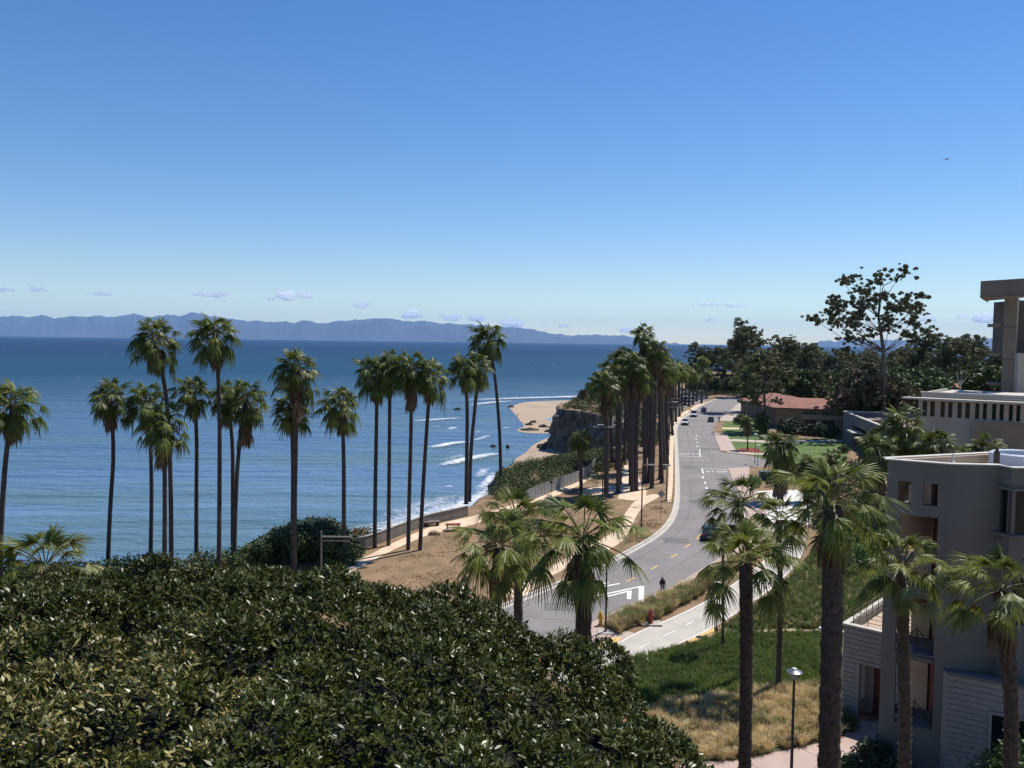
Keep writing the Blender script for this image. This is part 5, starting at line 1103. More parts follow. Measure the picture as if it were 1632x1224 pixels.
# ---- white building with piers and the tower
def shift(o): 
    global gbo; gbo = Vector(o)
cream = mat('cream_concrete', (.42, .385, .33), .9, (.36, .325, .275), .15, bump=.2, bscale=3)
wb = thing('white_building', 'long cream building with a row of tall dark windows between piers', 'building', Vector((75, 140, 0))); shift((75, 140, 0))
q0 = P(1464, 636, 140); q1 = P(1632, 648.5, 131); d_ = (q1 - q0); d_.z = 0; q1x = q0 + d_ * 1.5; Zt = q0.z
zwt, zwb = P(1475, 638.5, 139.6).z, P(1475, 663, 139.6).z
ops = []
for x0, x1 in [(1470, 1477.5), (1482.5, 1490), (1499, 1506), (1511, 1518), (1526, 1533), (1538.5, 1546), (1554, 1561), (1566.5, 1573), (1581, 1588), (1593, 1600), (1608, 1614.5), (1620, 1626.5), (1636, 1642), (1647, 1654)]:
    s_a, _ = at(x0, 650, q0, q1x); s_b, _ = at(x1, 650, q0, q1x); ops.append((s_a, s_b, zwb, zwt))
mb = MB(); wall(mb, L2(q0), L2(q1x), -.1, Zt, ops, .9); wall(mb, L2(q0) + Vector((13, 22, 0)), L2(q0) + Vector((0, .01, 0)), -.1, Zt, (), .5); no_recalc_build(mb, 'wall', cream, wb)
tq = d_.normalized(); nq = Vector((-tq.y, tq.x, 0))
for s_a, s_b, za, zb in ops:
    mb = MB(); m = L2(q0) + tq * (s_a + s_b) / 2 + nq * .6; mb.box((m.x, m.y, (za + zb) / 2), (s_b - s_a, .06, zb - za), math.atan2(tq.y, tq.x)); wo = mb.build('window', glass, wb)
    mb = MB(); mb.box((m.x - nq.x * .08, m.y - nq.y * .08, za + (zb - za) * .55), (s_b - s_a, .06, .07), math.atan2(tq.y, tq.x)); mb.build('window_frame', mat('bronze_frame', (.10, .08, .06), .5), wo)
mb = MB(); wall_line(mb, [L2(q0) - tq * 2.2 - nq * .7, L2(q1x) - nq * .7], Zt + .02, Zt + .3, 2.0); mb.build('canopy', mat('pale_concrete', (.52, .48, .42), .9, (.44, .40, .35), .5), wb)
zp = P(1466, 625, 141.5).z; mb = MB(); wall(mb, L2(q0) + nq * 1.2 + tq * .15, L2(q1x) + nq * 1.2, Zt + .3, zp, (), .4); wall(mb, L2(q0) + nq * 20 + tq * .6, L2(q0) + nq * 1.25 + tq * .15, Zt + .3, zp, (), .4)
wall_line(mb, [L2(q0) + nq * 1.35, L2(q1x) + nq * 1.35], zp + .003, zp + .16, .7); no_recalc_build(mb, 'parapet', MATS['pale_concrete'], wb)
mb = MB(); mb.prism([(p.x, p.y) for p in (L2(q0) + nq * .9 + tq * .5, L2(q1x) + nq * .9, L2(q1x) + nq * 24, L2(q0) + nq * 24 + tq * 1)], zp - .6, zp - .4); mb.build('roof', MATS['pale_concrete'], wb)
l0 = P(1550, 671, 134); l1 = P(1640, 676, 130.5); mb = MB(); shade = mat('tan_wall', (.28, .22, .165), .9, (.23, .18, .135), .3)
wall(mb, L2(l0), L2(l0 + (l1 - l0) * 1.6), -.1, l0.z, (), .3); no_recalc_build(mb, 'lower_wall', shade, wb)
tw = thing('tower', 'grey brown concrete tower with an overhanging slab roof at the right edge', 'tower', Vector((95, 160, 0))); shift((95, 160, 0))
tm_ = mat('brown_concrete', (.20, .168, .135), .95, (.17, .142, .115), .2, bump=.3, bscale=1.5)
t0, t1 = P(1600, 500, 156), P(1621, 500, 155); ztop = P(1600, 475, 156).z
mb = MB(); pq = [(L2(t0)), L2(t1), L2(t1) + Vector((3.4, 5, 0)), L2(t0) + Vector((3.2, 5, 0))]; mb.prism([(p.x, p.y) for p in pq], -.1, ztop); mb.build('pillar', tm_, tw)
mb = MB()
for yy in (521, 573): z = P(1610, yy, 155).z; wall_line(mb, [L2(t0) - Vector((.02, .03, 0)), L2(t1) - Vector((0, .03, 0))], z - .04, z + .04, .05)
mb.build('joint', dark_in, tw)
k0, k1 = P(1563, 448, 154), P(1640, 442, 146); kk = L2(k1) + (L2(k1) - L2(k0)) * .6; z0_, z1_ = P(1563, 475, 154).z, P(1563, 448, 154).z
pz_ = [L2(k0), kk, kk + Vector((0, 22, 0)), L2(k0) + Vector((10.5, 16, 0))]
mb = MB(); mb.prism([(p.x, p.y) for p in pz_], z0_ + .5, z1_); mb.build('roof_slab', tm_, tw)
mb = MB(); i_ = [p * 1 for p in pz_]; i_[0] = i_[0] + Vector((.25, .3, 0)); i_[1] = i_[1] + Vector((0, .3, 0)); mb.prism([(p.x, p.y) for p in i_], z0_, z0_ + .5)
for k in range(26): p = i_[0].lerp(i_[1], k / 26); mb.box((p.x, p.y - .02, z0_ + .3), (.12, .25, .25))
mb.build('slab_soffit', tm_, tw)
mb = MB(); r0_, r1_ = P(1621, 520, 159), P(1700, 520, 158); mb.prism([(p.x, p.y) for p in (L2(r0_), L2(r1_), L2(r1_) + Vector((0, 8, 0)), L2(r0_) + Vector((0, 8, 0)))], P(1625, 563, 158).z, z0_ - .05); mb.build('recessed_wall', mat('shaded_concrete', (.12, .098, .082), .95), tw)  # tower concrete, its colour darkened for the shade inside the recess
mb = MB(); r0_, r1_ = P(1621.5, 600, 154), P(1700, 600, 153); mb.prism([(p.x, p.y) for p in (L2(r0_), L2(r1_), L2(r1_) + Vector((0, 4, 0)), L2(r0_) + Vector((0, 4, 0)))], -.1, P(1625, 563, 154).z); mb.build('stair_wall', cream, tw)
for (x0, x1, y0, y1) in ((1581, 1602, 516, 521.5), (1581, 1602, 563, 568), (1578, 1602, 609, 613)):
    pa, pb = P(x0, y0, 158), P(x1, y1, 158); mb = MB(); mb.box(((pa.x + pb.x) / 2 - gbo.x, 158 - gbo.y, (pa.z + pb.z) / 2), (pb.x - pa.x, 3, abs(pa.z - pb.z))); mb.build('ledge', tm_, tw)
# ---- slate walled low building
slate = mat('slate_stone', (.17, .165, .165), .95, (.11, .108, .112), .8, bump=.6, bscale=2, stretch=(1, 1, 2.5))
sb = thing('stone_building', 'low flat roofed building with grey stone walls and an open skylit roof', 'building', Vector((82, 200, 0))); shift((82, 200, 0))
m0, m1, m2 = P(1344, 656, 218), P(1409, 682.5, 176), P(1432, 657, 214); mz = m0.z
hole = op(1361, 690, 1378, 704, m0, m1); mb = MB(); wall(mb, L2(m0), L2(m1), -.1, mz, [(hole[0] - 2, hole[1] + 2, hole[2] - 1.4, hole[3] + .6)], .6); wall(mb, L2(m1), L2(m1) + Vector((26, 2, 0)), -.1, mz, (), .6); wall(mb, L2(m2) + Vector((8, 0, 0)), L2(m0) + Vector((0, .02, 0)), -.1, mz, (), .6)
no_recalc_build(mb, 'wall', slate, sb)
mb = MB(); wall_line(mb, [L2(m2) + Vector((8, -.2, 0)), L2(m0) + Vector((.25, -.25, 0)), L2(m1) + Vector((.3, .3, 0)), L2(m1) + Vector((26, 2.3, 0))], mz + .003, mz + .22, .95); mb.build('parapet_cap', MATS['pale_concrete'], sb)
mb = MB(); mb.prism([(p.x, p.y) for p in (L2(m0) + Vector((.8, -.8, 0)), L2(m1) + Vector((.8, 1, 0)), L2(m1) + Vector((26, 3, 0)), L2(m2) + Vector((8, -1, 0)))], mz - 1.5, mz - 1.2); mb.build('roof', mat('tan_roof', (.36, .28, .21), .9, (.30, .23, .17), .3), sb)
mb = MB(); c = P(1407, 668, 196) - gbo; 
wall_line(mb, [Vector((c.x - 2.5, c.y - 3.5, 0)), Vector((c.x + 2.5, c.y - 3.5, 0)), Vector((c.x + 2.5, c.y + 3.5, 0)), Vector((c.x - 2.5, c.y + 3.5, 0)), Vector((c.x - 2.5, c.y - 3.3, 0))], mz - 1.2, mz - .5, .4); mb.build('skylight', mat('brown_steel', (.13, .085, .06), .7), sb)
for k in range(2):
    mb = MB(); p = L2(m0.lerp(m1, .52 + .33 * k - .14)); d = (L2(m1) - L2(m0)).normalized(); n = Vector((d.y, -d.x, 0))
    mb.prism([(v.x, v.y) for v in (p, p - d * -7, p - d * -7 + n * 2.2, p + n * 2.2)], 3.6 - k * .3, 3.9 - k * .3); mb.build('canopy', MATS['pale_concrete'], sb)
# ---- residence with tiled roofs
tile = mat('clay_tile', (.31, .135, .095), .9, (.22, .10, .075), .5, bump=.7, bscale=4, detail=8)
brick = mat('brown_brick', (.10, .072, .058), .95, (.125, .09, .07), 1.2, bump=.3)
tanw = mat('tan_plaster', (.27, .215, .16), .95, (.23, .18, .135), .6)
rsd = thing('residence', 'two storey residence with a reddish tiled hip roof beyond the lawn', 'building', Vector((80, 245, 0))); shift((80, 245, 0))
c0_, cl_, cr_ = P(1237, 650, 243), P(1181, 641, 277), P(1350, 652.5, 237); ez = c0_.z
lo_ = [op(x, 655, x + 4, 664, cl_, c0_) for x in ()]
wl = [(s, s + 1.7, z, z + 1.5) for s in np.arange(4, (c0_ - cl_).length - 9, 4.6) for z in (1.2, ez - 2.4)]
wr = []
for s in (7.2, 12.2, 16.5, 20.5, 25): wr += [(s + .2, s + 3.6, 1.0, 2.9), (s + .2, s + 3.6, ez - 2.9, ez - .5)]
Lr = (L2(cr_) - L2(c0_)).length; wr = [o for o in wr if o[1] < Lr - .3]
Lc = (c0_ - cl_); Lc.z = 0; wl = [o for o in wl if o[1] < Lc.length - .3]
mb = MB(); wall(mb, L2(cl_), L2(c0_), -.1, ez, wl, .4); no_recalc_build(mb, 'wall', brick, rsd)
mb = MB(); wall(mb, L2(c0_), L2(cr_), -.1, ez, wr, .4); wall(mb, L2(cr_), L2(cr_) + Vector((4, 16, 0)), -.1, ez, (), .4); no_recalc_build(mb, 'wall', tanw, rsd)
for (pa, pb, oo) in ((L2(cl_), L2(c0_), wl), (L2(c0_), L2(cr_), wr)):
    d = (pb - pa).normalized(); n = Vector((-d.y, d.x, 0))
    for s_a, s_b, za, zb in oo:
        mb = MB(); m = pa + d * (s_a + s_b) / 2 + n * .25; mb.box((m.x, m.y, (za + zb) / 2), (s_b - s_a, .05, zb - za), math.atan2(d.y, d.x)); wo = mb.build('window', mat('blue_glass', (.03, .04, .055), .15, spec=.8) if oo is wr else mat('curtained_glass', (.30, .29, .30), .4), rsd)
        mb = MB(); m = m - n * .1; mb.box((m.x, m.y, (za + zb) / 2), (.1, .06, zb - za), math.atan2(d.y, d.x)); mb.build('window_frame', tanw, wo)
d = (L2(cr_) - L2(c0_)).normalized(); n = Vector((d.y, -d.x, 0)); mb = MB()
p = L2(c0_) + d * 7; q = L2(cr_); wall_line(mb, [p + n * .5, q + n * .5], 3.05, 4.4, .9); mb.build('balcony', mat('cream_balcony', (.30, .27, .20), .9), rsd)
def hip(parent, corners, ze, zr, inset, over=.9, m=tile, cut=None):
    """hip roof over a quadrilateral (ccw); ridge runs between the short ends"""
    c = sum(corners, Vector()) / 4; cs = [c + (p - c) * (1 + over / (p - c).length * 1.3) for p in corners]
    m1 = cs[0].lerp(cs[3], .5); m2 = cs[1].lerp(cs[2], .5); ax_ = (m2 - m1).normalized(); r1, r2 = m1 + ax_ * inset, m2 - ax_ * inset
    V = [Vector((p.x, p.y, ze)) for p in cs] + [Vector((r1.x, r1.y, zr)), Vector((r2.x, r2.y, zr))] + [Vector((p.x, p.y, ze - .35)) for p in cs]
    mb = MB(); mb.add(V, [(0, 1, 5, 4), (1, 2, 5), (2, 3, 4, 5), (3, 0, 4), (6, 7, 1, 0), (7, 8, 2, 1), (8, 9, 3, 2), (9, 6, 0, 3), (9, 8, 7, 6)]); ro = mb.build('roof', m, parent)
    mb = MB(); pts = [Vector((p.x, p.y, 0)) for p in cs]; wall_line(mb, pts + [pts[0]], ze - .38, ze - .08, .12); mb.build('eaves', mat('eaves_board', (.16, .11, .08), .8), ro)
    return ro
nl = Vector((.93, .37, 0)); dl = (L2(c0_) - L2(cl_)).normalized(); nl = Vector((-dl.y, dl.x, 0))
hip(rsd, [L2(cl_), L2(c0_), L2(c0_) + nl * 15, L2(cl_) + nl * 15], ez + .15, P(1238, 628, 250).z - .6, 7)
dr_ = (L2(cr_) - L2(c0_)).normalized(); nr_ = Vector((-dr_.y, dr_.x, 0)); cr2 = L2(cr_) + dr_ * 3
hip(rsd, [L2(c0_), cr2, cr2 + nr_ * 15, L2(c0_) + nr_ * 15], ez + .16, P(1300, 633, 245).z - .4, 7)
r2 = thing('residence_wing', 'second tiled wing of the residence seen left of the white building', 'building', Vector((104, 245, 0))); shift((104, 245, 0))
g0, g1 = P(1385, 650, 240), P(1456, 650.5, 240); mb = MB(); wall(mb, L2(g0), L2(g1), -.1, g0.z, (), .4); wall(mb, L2(g1), L2(g1) + Vector((1, 15, 0)), -.1, g0.z, (), .4); no_recalc_build(mb, 'wall', tanw, r2)
hip(r2, [L2(g0) - Vector((6, 0, 0)), L2(g1), L2(g1) + Vector((0, 15, 0)), L2(g0) + Vector((-6, 15, 0))], g0.z, P(1400, 632, 247).z, 6)
for x0, x1, y0, y1, D_, lab in ((1228, 1256, 619, 604, 300, 'small tiled roof among the trees behind the residence'), (1276, 1312, 621, 609, 305, 'brown tiled house half hidden behind the residence roof'), (1508, 1556, 623, 611, 235, 'house with a salmon tiled roof behind the white building')):
    hb = thing('house', lab, 'house', Vector((P(x0, 700, D_).x, D_, 0))); shift(hb.location); pa, pb = P(x0, y0, D_), P(x1, y0, D_); mb = MB(); wall(mb, L2(pa), L2(pb), -.1, pa.z, [(1, 2.4, pa.z - 2.6, pa.z - 1), (3.4, 4.8, pa.z - 2.6, pa.z - 1)] if pb.x - pa.x > 6 else (), .4)
    wall(mb, L2(pb), L2(pb) + Vector((0, 12, 0)), -.1, pa.z, (), .4); no_recalc_build(mb, 'wall', brick, hb)
    hip(hb, [L2(pa), L2(pb), L2(pb) + Vector((0, 12, 0)), L2(pa) + Vector((0, 12, 0))], pa.z, P(x0, y1, D_ + 6).z, 2.2)
# ================================================================ CARS, LAMPS, PEOPLE, FENCES, SMALL THINGS
tyre = mat('tyre', (.015, .015, .016), .8); rim = mat('wheel_rim', (.45, .45, .46), .35, metal=.7); redl = mat('tail_light', (.35, .01, .01), .3); headl = mat('head_light', (.75, .75, .72), .15)
cglass = mat('car_glass', (.015, .02, .024), .06, spec=.9); platem = mat('number_plate', (.55, .56, .58), .5)
def car(label, c, heading, paint, kind='sedan', cat='car', group=None):
    """car facing +Y in its own frame"""
    t = thing('parked_car' if group else 'car', label, cat, c, heading, group)
    if kind == 'sedan': W, prof, cab, gh = .9, [(-2.3, .38), (-2.32, .72), (-2.2, .98), (-1.55, 1.03), (1.0, .98), (1.9, .84), (2.28, .66), (2.3, .36)], [(-1.75, 1.0), (-1.05, 1.42), (.35, 1.43), (1.15, .98)], 1.43
    elif kind == 'pickup': W, prof, cab, gh = .98, [(-2.7, .5), (-2.72, 1.12), (-.75, 1.14), (1.15, 1.16), (2.35, 1.06), (2.62, .92), (2.65, .48)], [(-.75, 1.13), (-.6, 1.78), (.65, 1.8), (1.3, 1.15)], 1.8
    else: W, prof, cab, gh = 1.0, [(-2.6, .42), (-2.62, 1.15), (-2.5, 1.25), (1.5, 1.22), (2.3, 1.0), (2.55, .8), (2.58, .4)], [(-2.5, 1.2), (-2.35, 2.05), (1.0, 2.1), (1.75, 1.2)], 2.1
    def loft(pf, w0, w1, zlo, zhi):
        V = []; n = len(pf)
        ws = [w0 + (w1 - w0) * max(0, min(1, (z - zlo) / (zhi - zlo + 1e-6))) for _, z in pf]
        for sx in (-1, 1): V += [(sx * ws[i] * (1 - .10 * max(0, abs(y) - 1.7) ** 1.2), y, z) for i, (y, z) in enumerate(pf)]
        return V, [[i, i+1, n+i+1, n+i] for i in range(n-1)] + [[n-1, 0, n, 2*n-1], list(range(n))[::-1], list(range(n, 2*n))]
    mb = MB(); V, Fc = loft(prof, W, W * .94, .4, 1.2); mb.add(V, Fc); mb.build('body', paint, t, bevel=.07, smooth=False)
    mb = MB(); V, Fc = loft(cab, W * .93, W * .76, cab[0][1], gh); mb.add(V, Fc); mb.build('windows', cglass, t, bevel=.03)
    mb = MB(); (ya, za), (yb, zb) = cab[1], cab[2]; mb.box((0, (ya + yb) / 2, gh + .012), (W * 1.50, (yb - ya) + .12, .07)); 
    for sx in (-1, 1):
        for (y0, z0), (y1, z1) in ((cab[0], cab[1]), (cab[2], cab[3]), ((0, cab[0][1]), (0, gh))):
            w0_, w1_ = W * .935, W * .77
            if z0 > z1: w0_, w1_ = w1_, w0_
            mb.tube([(sx * w0_, y0, z0), (sx * w1_, y1, z1)], .045, 5)
    mb.build('roof', paint, t, bevel=.02)
    L_ = prof[-1][0]
    for sx in (-1, 1):
        for y in (-L_ * .62, L_ * .62):
            mb = MB(); mb.tube([(sx * (W - .22), y, .34), (sx * (W + .01), y, .34)], .34, 18); wo = mb.build('wheel', tyre, t)
            mb = MB(); mb.tube([(sx * (W + .005), y, .34), (sx * (W + .025), y, .34)], .2, 12); mb.build('rim', rim, wo)
        zt = .82 if kind == 'sedan' else .95
        mb = MB(); mb.box((sx * (W - .22), prof[0][0] - .02, zt), (.34, .1, .2)); mb.build('tail_light', redl, t, bevel=.02)
        mb = MB(); mb.box((sx * (W - .26), prof[-1][0] - .02, prof[-2][1] - .06), (.36, .14, .17)); mb.build('headlight', headl, t, bevel=.02)
        mb = MB(); mb.box((sx * (W + .1), cab[3][0] - .35, cab[0][1] + .1), (.2, .1, .14)); mb.build('mirror', paint, t, bevel=.02)
    mb = MB(); mb.box((0, prof[0][0] - .03, .62), (.36, .03, .15)); mb.build('number_plate', platem, t)
    mb = MB(); mb.box((0, prof[0][0] - .02, .42), (W * 1.8, .12, .2)); mb.box((0, prof[-1][0] + .02, .42), (W * 1.8, .12, .22)); mb.build('bumper', mat('black_plastic', (.02, .02, .022), .6), t, bevel=.03)
    if kind != 'sedan': mb = MB(); mb.box((0, prof[-1][0] + .01, .75), (W * 1.1, .06, .3)); mb.build('grille', MATS['black_plastic'], t)
    return t
navy = mat('dark_navy_paint', (.012, .012, .028), .22, spec=.7); white_c = mat('white_car_paint', (.70, .71, .72), .25); black_c = mat('black_car_paint', (.012, .012, .014), .2, spec=.7); silver = mat('silver_car_paint', (.42, .43, .44), .3, metal=.4)
def hd(a, b): v = G(*b) - G(*a); return math.atan2(-v.x, v.y)
car('dark navy car driving away on the near lane of the road', G(1131, 857), hd((1128, 862), (1133, 838)), navy)
car('white pickup truck coming first towards the viewer at the kerb', G(1092, 677), hd((1100, 664), (1090, 682)), white_c, 'pickup', 'pickup truck')
car('white van with a dark front behind the pickup truck', G(1106, 664), hd((1112, 657), (1101, 668)), white_c, 'van', 'van')
car('dark car following the white van near the bend', G(1121.5, 656), hd((1130, 648), (1117, 660)), black_c)
car('black car driving away alone on the far right lane', G(1133, 672), hd((1133, 678), (1138, 662)), black_c)
for i, (x, y, p) in enumerate([(1092, 632, white_c), (1095, 627, white_c), (1101, 634, white_c), (1103, 629, silver), (1114, 630, silver), (1116, 636, white_c), (1098, 640, white_c), (1105, 640, silver), (1090, 640, white_c)]):
    car('pale parked car in the distant car park behind the palm trunks', G(x, y), R(80 + i * 7), p, 'sedan' if i % 2 else 'van', group='cars in the distant car park')
sheet('car_park', gl([(1080, 650), (1095, 650), (1125, 638), (1132, 630), (1118, 624), (1085, 622)]), .011, asphalt)
# ---- street lamps
pole_m = mat('bronze_pole', (.05, .042, .038), .5, metal=.3); grey_pole = mat('grey_pole', (.20, .19, .18), .6, metal=.3); lens_m = mat('frosted_lens', (.62, .62, .58), .4)
def arm_lamp(label, base, h, arms, ori=0., group='area lamps along the road and bluff'):
    t = thing('street_lamp', label, 'street lamp', base, ori, group); mb = MB(); mb.lathe([(.28, 0), (.28, .12), (.1, .2), (.09, h * .5), (.07, h)], n=10); mb.build('pole', pole_m, t)
    for a in arms:
        mb = MB(); mb.tube([(0, 0, h - .12), (a * .62, 0, h - .05)], .045, 6); mb.build('arm', grey_pole, t)
        mb = MB(); mb.box((a, 0, h - .05), (.95, .42, .16)); lo_ = mb.build('lamp_head', grey_pole, t, bevel=.04); mb = MB(); mb.box((a, 0, h - .14), (.6, .3, .03)); mb.build('lens', lens_m, lo_)
    return t
def lamp_px(label, bx, by, ty, arms, **k): b = G(bx, by); arm_lamp(label, b, P(bx, ty, b.y).z, arms, **k)
lamp_px('nearest tall bronze lamp pole between trail and kerb, flat heads on both sides', 1022, 849, 740, (1.1, 3.0), ori=0, group=None)
lamp_px('bronze lamp pole on the verge right of the palm row, beside the diamond sign', 1062, 798, 640, (1.0,), group=None)
lamp_px('tall lamp pole rising among the palm trunks left of the path', 960, 800, 680, (1.1, -1.1), group=None)
lamp_px('distant lamp pole by the far fence, upper of two long arms', 1067, 695, 635, (1.9,), group=None)
lamp_px('distant lamp pole near the head of the path, lower of two long arms', 1066, 725, 648.5, (1.7,), group=None)
lamp_px('slim lamp pole on the grass verge by the white pickup truck', 1078, 676, 645, (.8,), group=None)
def disc_lamp(label, base, h, r=.42, name='street_lamp'):
    t = thing(name, label, 'street lamp', base); mb = MB(); mb.lathe([(.2, 0), (.2, .25), (.09, .35), (.065, h - .5), (.06, h - .42)], n=12); mb.build('pole', mat('dark_green_pole', (.02, .022, .022), .5, metal=.2), t)
    mb = MB(); mb.lathe([(.06, h - .42), (.17, h - .4), (.2, h - .1), (.17, h - .08)], n=14); mb.build('lantern', mat('lantern_glass', (.26, .25, .22), .35), t)
    mb = MB(); mb.lathe([(.05, h - .08), (r * .9, h - .06), (r, h - .01), (r * .6, h + .07), (.15, h + .1)], n=20); c_ = mb.build('shade', mat('blue_grey_metal', (.16, .18, .21), .35, metal=.6), t)
    mb = MB(); mb.lathe([(.15, h + .09), (.13, h + .17), (.05, h + .2)], n=12); mb.build('cap', mat('light_cap', (.5, .5, .5), .4), c_)
b = P(1266, 1070, 44.5); disc_lamp('nearest lamp with a flat round blue grey shade beside the pink walkway', Vector((b.x, b.y, 0)), b.z)
def globe_lamp(label, base, h, m=None):
    t = thing('street_lamp', label, 'street lamp', base); mb = MB(); mb.lathe([(.14, 0), (.14, .2), (.07, .3), (.055, h - .3)], n=10); mb.build('pole', m or MATS['dark_green_pole'], t)
    mb = MB(); mb.lathe([(.08, h - .3), (.2, h - .2), (.36, h - .02), (.30, h + .1), (.1, h + .16)], n=14); mb.build('lamp_head', mat('white_lamp_head', (.66, .65, .60), .4), t)
b = P(1313, 1003, 52); globe_lamp('lamp with a white head half hidden behind the thickest palm trunk', Vector((b.x, b.y, 0)), b.z)
b = G(1142, 1006); globe_lamp('lamp post on the inner edge of the bicycle path under a drooping palm frond', b, P(1142, 930, b.y).z, pole_m)
b = G(965, 1010)
t = thing('street_lamp', 'dark lamp post beside the yellow hydrant', 'street lamp', b); hL = P(965, 900, b.y).z
mb = MB(); mb.lathe([(.25, 0), (.25, .15), (.09, .25), (.07, hL)], n=10); mb.build('pole', pole_m, t); mb = MB(); mb.lathe([(.1, hL), (.3, hL + .1), (.32, hL + .35), (.1, hL + .5)], n=12); mb.build('lamp_head', pole_m, t)
b = G(1203, 738); globe_lamp('green lamp post with a pale head at the side street corner', b, P(1202, 692, b.y).z, mat('green_pole', (.03, .09, .05), .5))
b = G(1207.5, 742); globe_lamp('shorter green post next to the green lamp on the corner', b, P(1206, 710, b.y).z, MATS['green_pole'])
# T shaped poles at the left
def tpole(label, base, h, aw, side):
    t = thing('utility_pole', label, 'pole', base); mb = MB(); mb.tube([(0, 0, 0), (0, 0, h)], .08, 8); mb.build('pole', grey_pole, t)
    mb = MB(); mb.box((side * aw / 2, 0, h * .86), (aw, .16, .14)); mb.box((side * aw / 2, 0, h * .76), (aw * .9, .05, .05)); mb.build('cross_arm', mat('weathered_wood', (.25, .22, .19), .9), t)
b = G(512, 912); tpole('weathered grey pole with a cross arm to the right in front of the domed tree', b, P(512, 846, b.y).z, 3.1, 1)
# diamond sign
b = G(1053, 826); t = thing('road_sign', 'back of a diamond shaped road sign on a thin post', 'sign', b); zs = P(1053, 787, b.y).z
mb = MB(); mb.tube([(0, 0, 0), (0, 0, zs + .5)], .03, 6); mb.build('post', grey_pole, t); mb = MB(); mb.box((0, -.05, zs), (.78, .02, .78), M=Matrix.Rotation(R(45), 3, 'Y')); mb.build('panel', mat('sign_back', (.30, .29, .30), .6, metal=.3), t)
for (x, y0, y1, lab) in ((705, 828, 816, 'tiny dark sign on the bluff edge above the surf'), (878, 800, 768, 'thin dark post with a small sign on the bare slope')):
    b = G(x, y0); zs = P(x, y1, b.y).z; t = thing('small_sign', lab, 'sign', b); mb = MB(); mb.tube([(0, 0, 0), (0, 0, zs)], .04, 6); mb.build('post', pole_m, t); mb = MB(); mb.box((0, -.05, zs), (.45, .03, .4)); mb.build('panel', pole_m, t)
# blue green bin on the corner
b = G(1219, 765); t = thing('rubbish_bin', 'blue green bin on the street corner behind the palm leaves', 'bin', b); mb = MB(); mb.box((0, 0, .75), (2.0, 1.2, 1.4)); mb.build('body', mat('teal_plastic', (.02, .075, .075), .5), t, bevel=.08); mb = MB(); mb.box((0, 0, 1.52), (2.1, 1.3, .12)); mb.build('lid', MATS['teal_plastic'], t, bevel=.04)
# ---- hydrants
def hydrant(label, b, m, s):
    t = thing('fire_hydrant', label, 'fire hydrant', b); t.scale = (s, s, s); mb = MB(); mb.lathe([(.17, 0), (.17, .06), (.11, .08), (.11, .55), (.14, .57), (.14, .62), (.12, .64), (.11, .72), (.06, .79)], n=14); mb.build('barrel', m, t)
    mb = MB(); mb.lathe([(.035, .78), (.035, .86)], n=6); mb.build('nut', m, t)
    for a in (0, 1.57, 3.14):
        mb = MB(); d = Vector((math.cos(a), -math.sin(a) if a == 1.57 else 0, 0)); mb.tube([d * .09 + Vector((0, 0, .46)), d * .2 + Vector((0, 0, .46))], .065, 8); mb.build('outlet', m, t)
hydrant('yellow fire hydrant on the pink pavement', G(957, 999) + Vector((0, 0, .13)), mat('hydrant_yellow', (.62, .36, .04), .5), 1.45)
hydrant('red fire hydrant at the edge of the bunch grass bed', G(1037, 995.5) + Vector((0, 0, .1)), mat('hydrant_red', (.30, .02, .02), .5), 1.45)
mb = MB(); c = G(1037, 995); mb.box((c.x, c.y, .1), (1.8, 1.2, .12)); tag(mb.build('concrete_pad', concrete), kind='structure')
mb = MB(); c = G(965, 1010); mb.box((c.x, c.y, .12), (1.3, 1.1, .16)); tag(mb.build('concrete_pad', concrete), kind='structure')
# ---- benches, table, rocks
wood = mat('dark_timber', (.07, .045, .035), .9, (.12, .08, .06), 2)
b = G(688, 838); t = thing('bench', 'dark flat bench on the trail beside the grey wall', 'bench', b, R(25)); mb = MB(); mb.box((0, 0, .55), (2.2, .9, .12)); mb.build('seat', mat('grey_timber', (.16, .12, .11), .9), t, bevel=.02)
mb = MB(); mb.box((-.8, 0, .25), (.18, .8, .5)); mb.build('leg', wood, t); mb = MB(); mb.box((.8, 0, .25), (.18, .8, .5)); mb.build('leg', wood, t)
b = G(722, 845); t = thing('picnic_table', 'reddish picnic table behind the drooping palm on the bluff', 'table', b, R(10)); mb = MB(); mb.box((0, 0, .8), (1.9, .8, .09)); mb.build('table_top', mat('red_timber', (.28, .07, .04), .8), t)
for s in (-1, 1):
    mb = MB(); mb.box((0, s * .75, .48), (1.9, .28, .06)); mb.build('seat', wood, t); mb = MB(); mb.tube([(s * .7, -.8, 0), (s * .7, 0, .8), (s * .7, .8, 0)], .05, 5); mb.build('leg', wood, t)
for x, y, s, lab in ((692, 852, .6, 'tan rock beside the trail right of the palm trunks'), (609, 861, .5, 'pale rock leaning on the grey wall')):
    me = blob(int(x), s * 1.3, s, s * .7); me.materials.clear(); me.materials.append(mat('tan_rock', (.34, .24, .15), .9, (.26, .18, .11), 2, bump=.5)); o = bpy.data.objects.new('rock', me); o.location = G(x, y) + Vector((0, 0, .15)); link(o); tag(o, lab, 'rock')
for k, (x, y) in enumerate(((1105, 776 - 60), (1069, 728), (1070, 712), (1067, 745))): pass
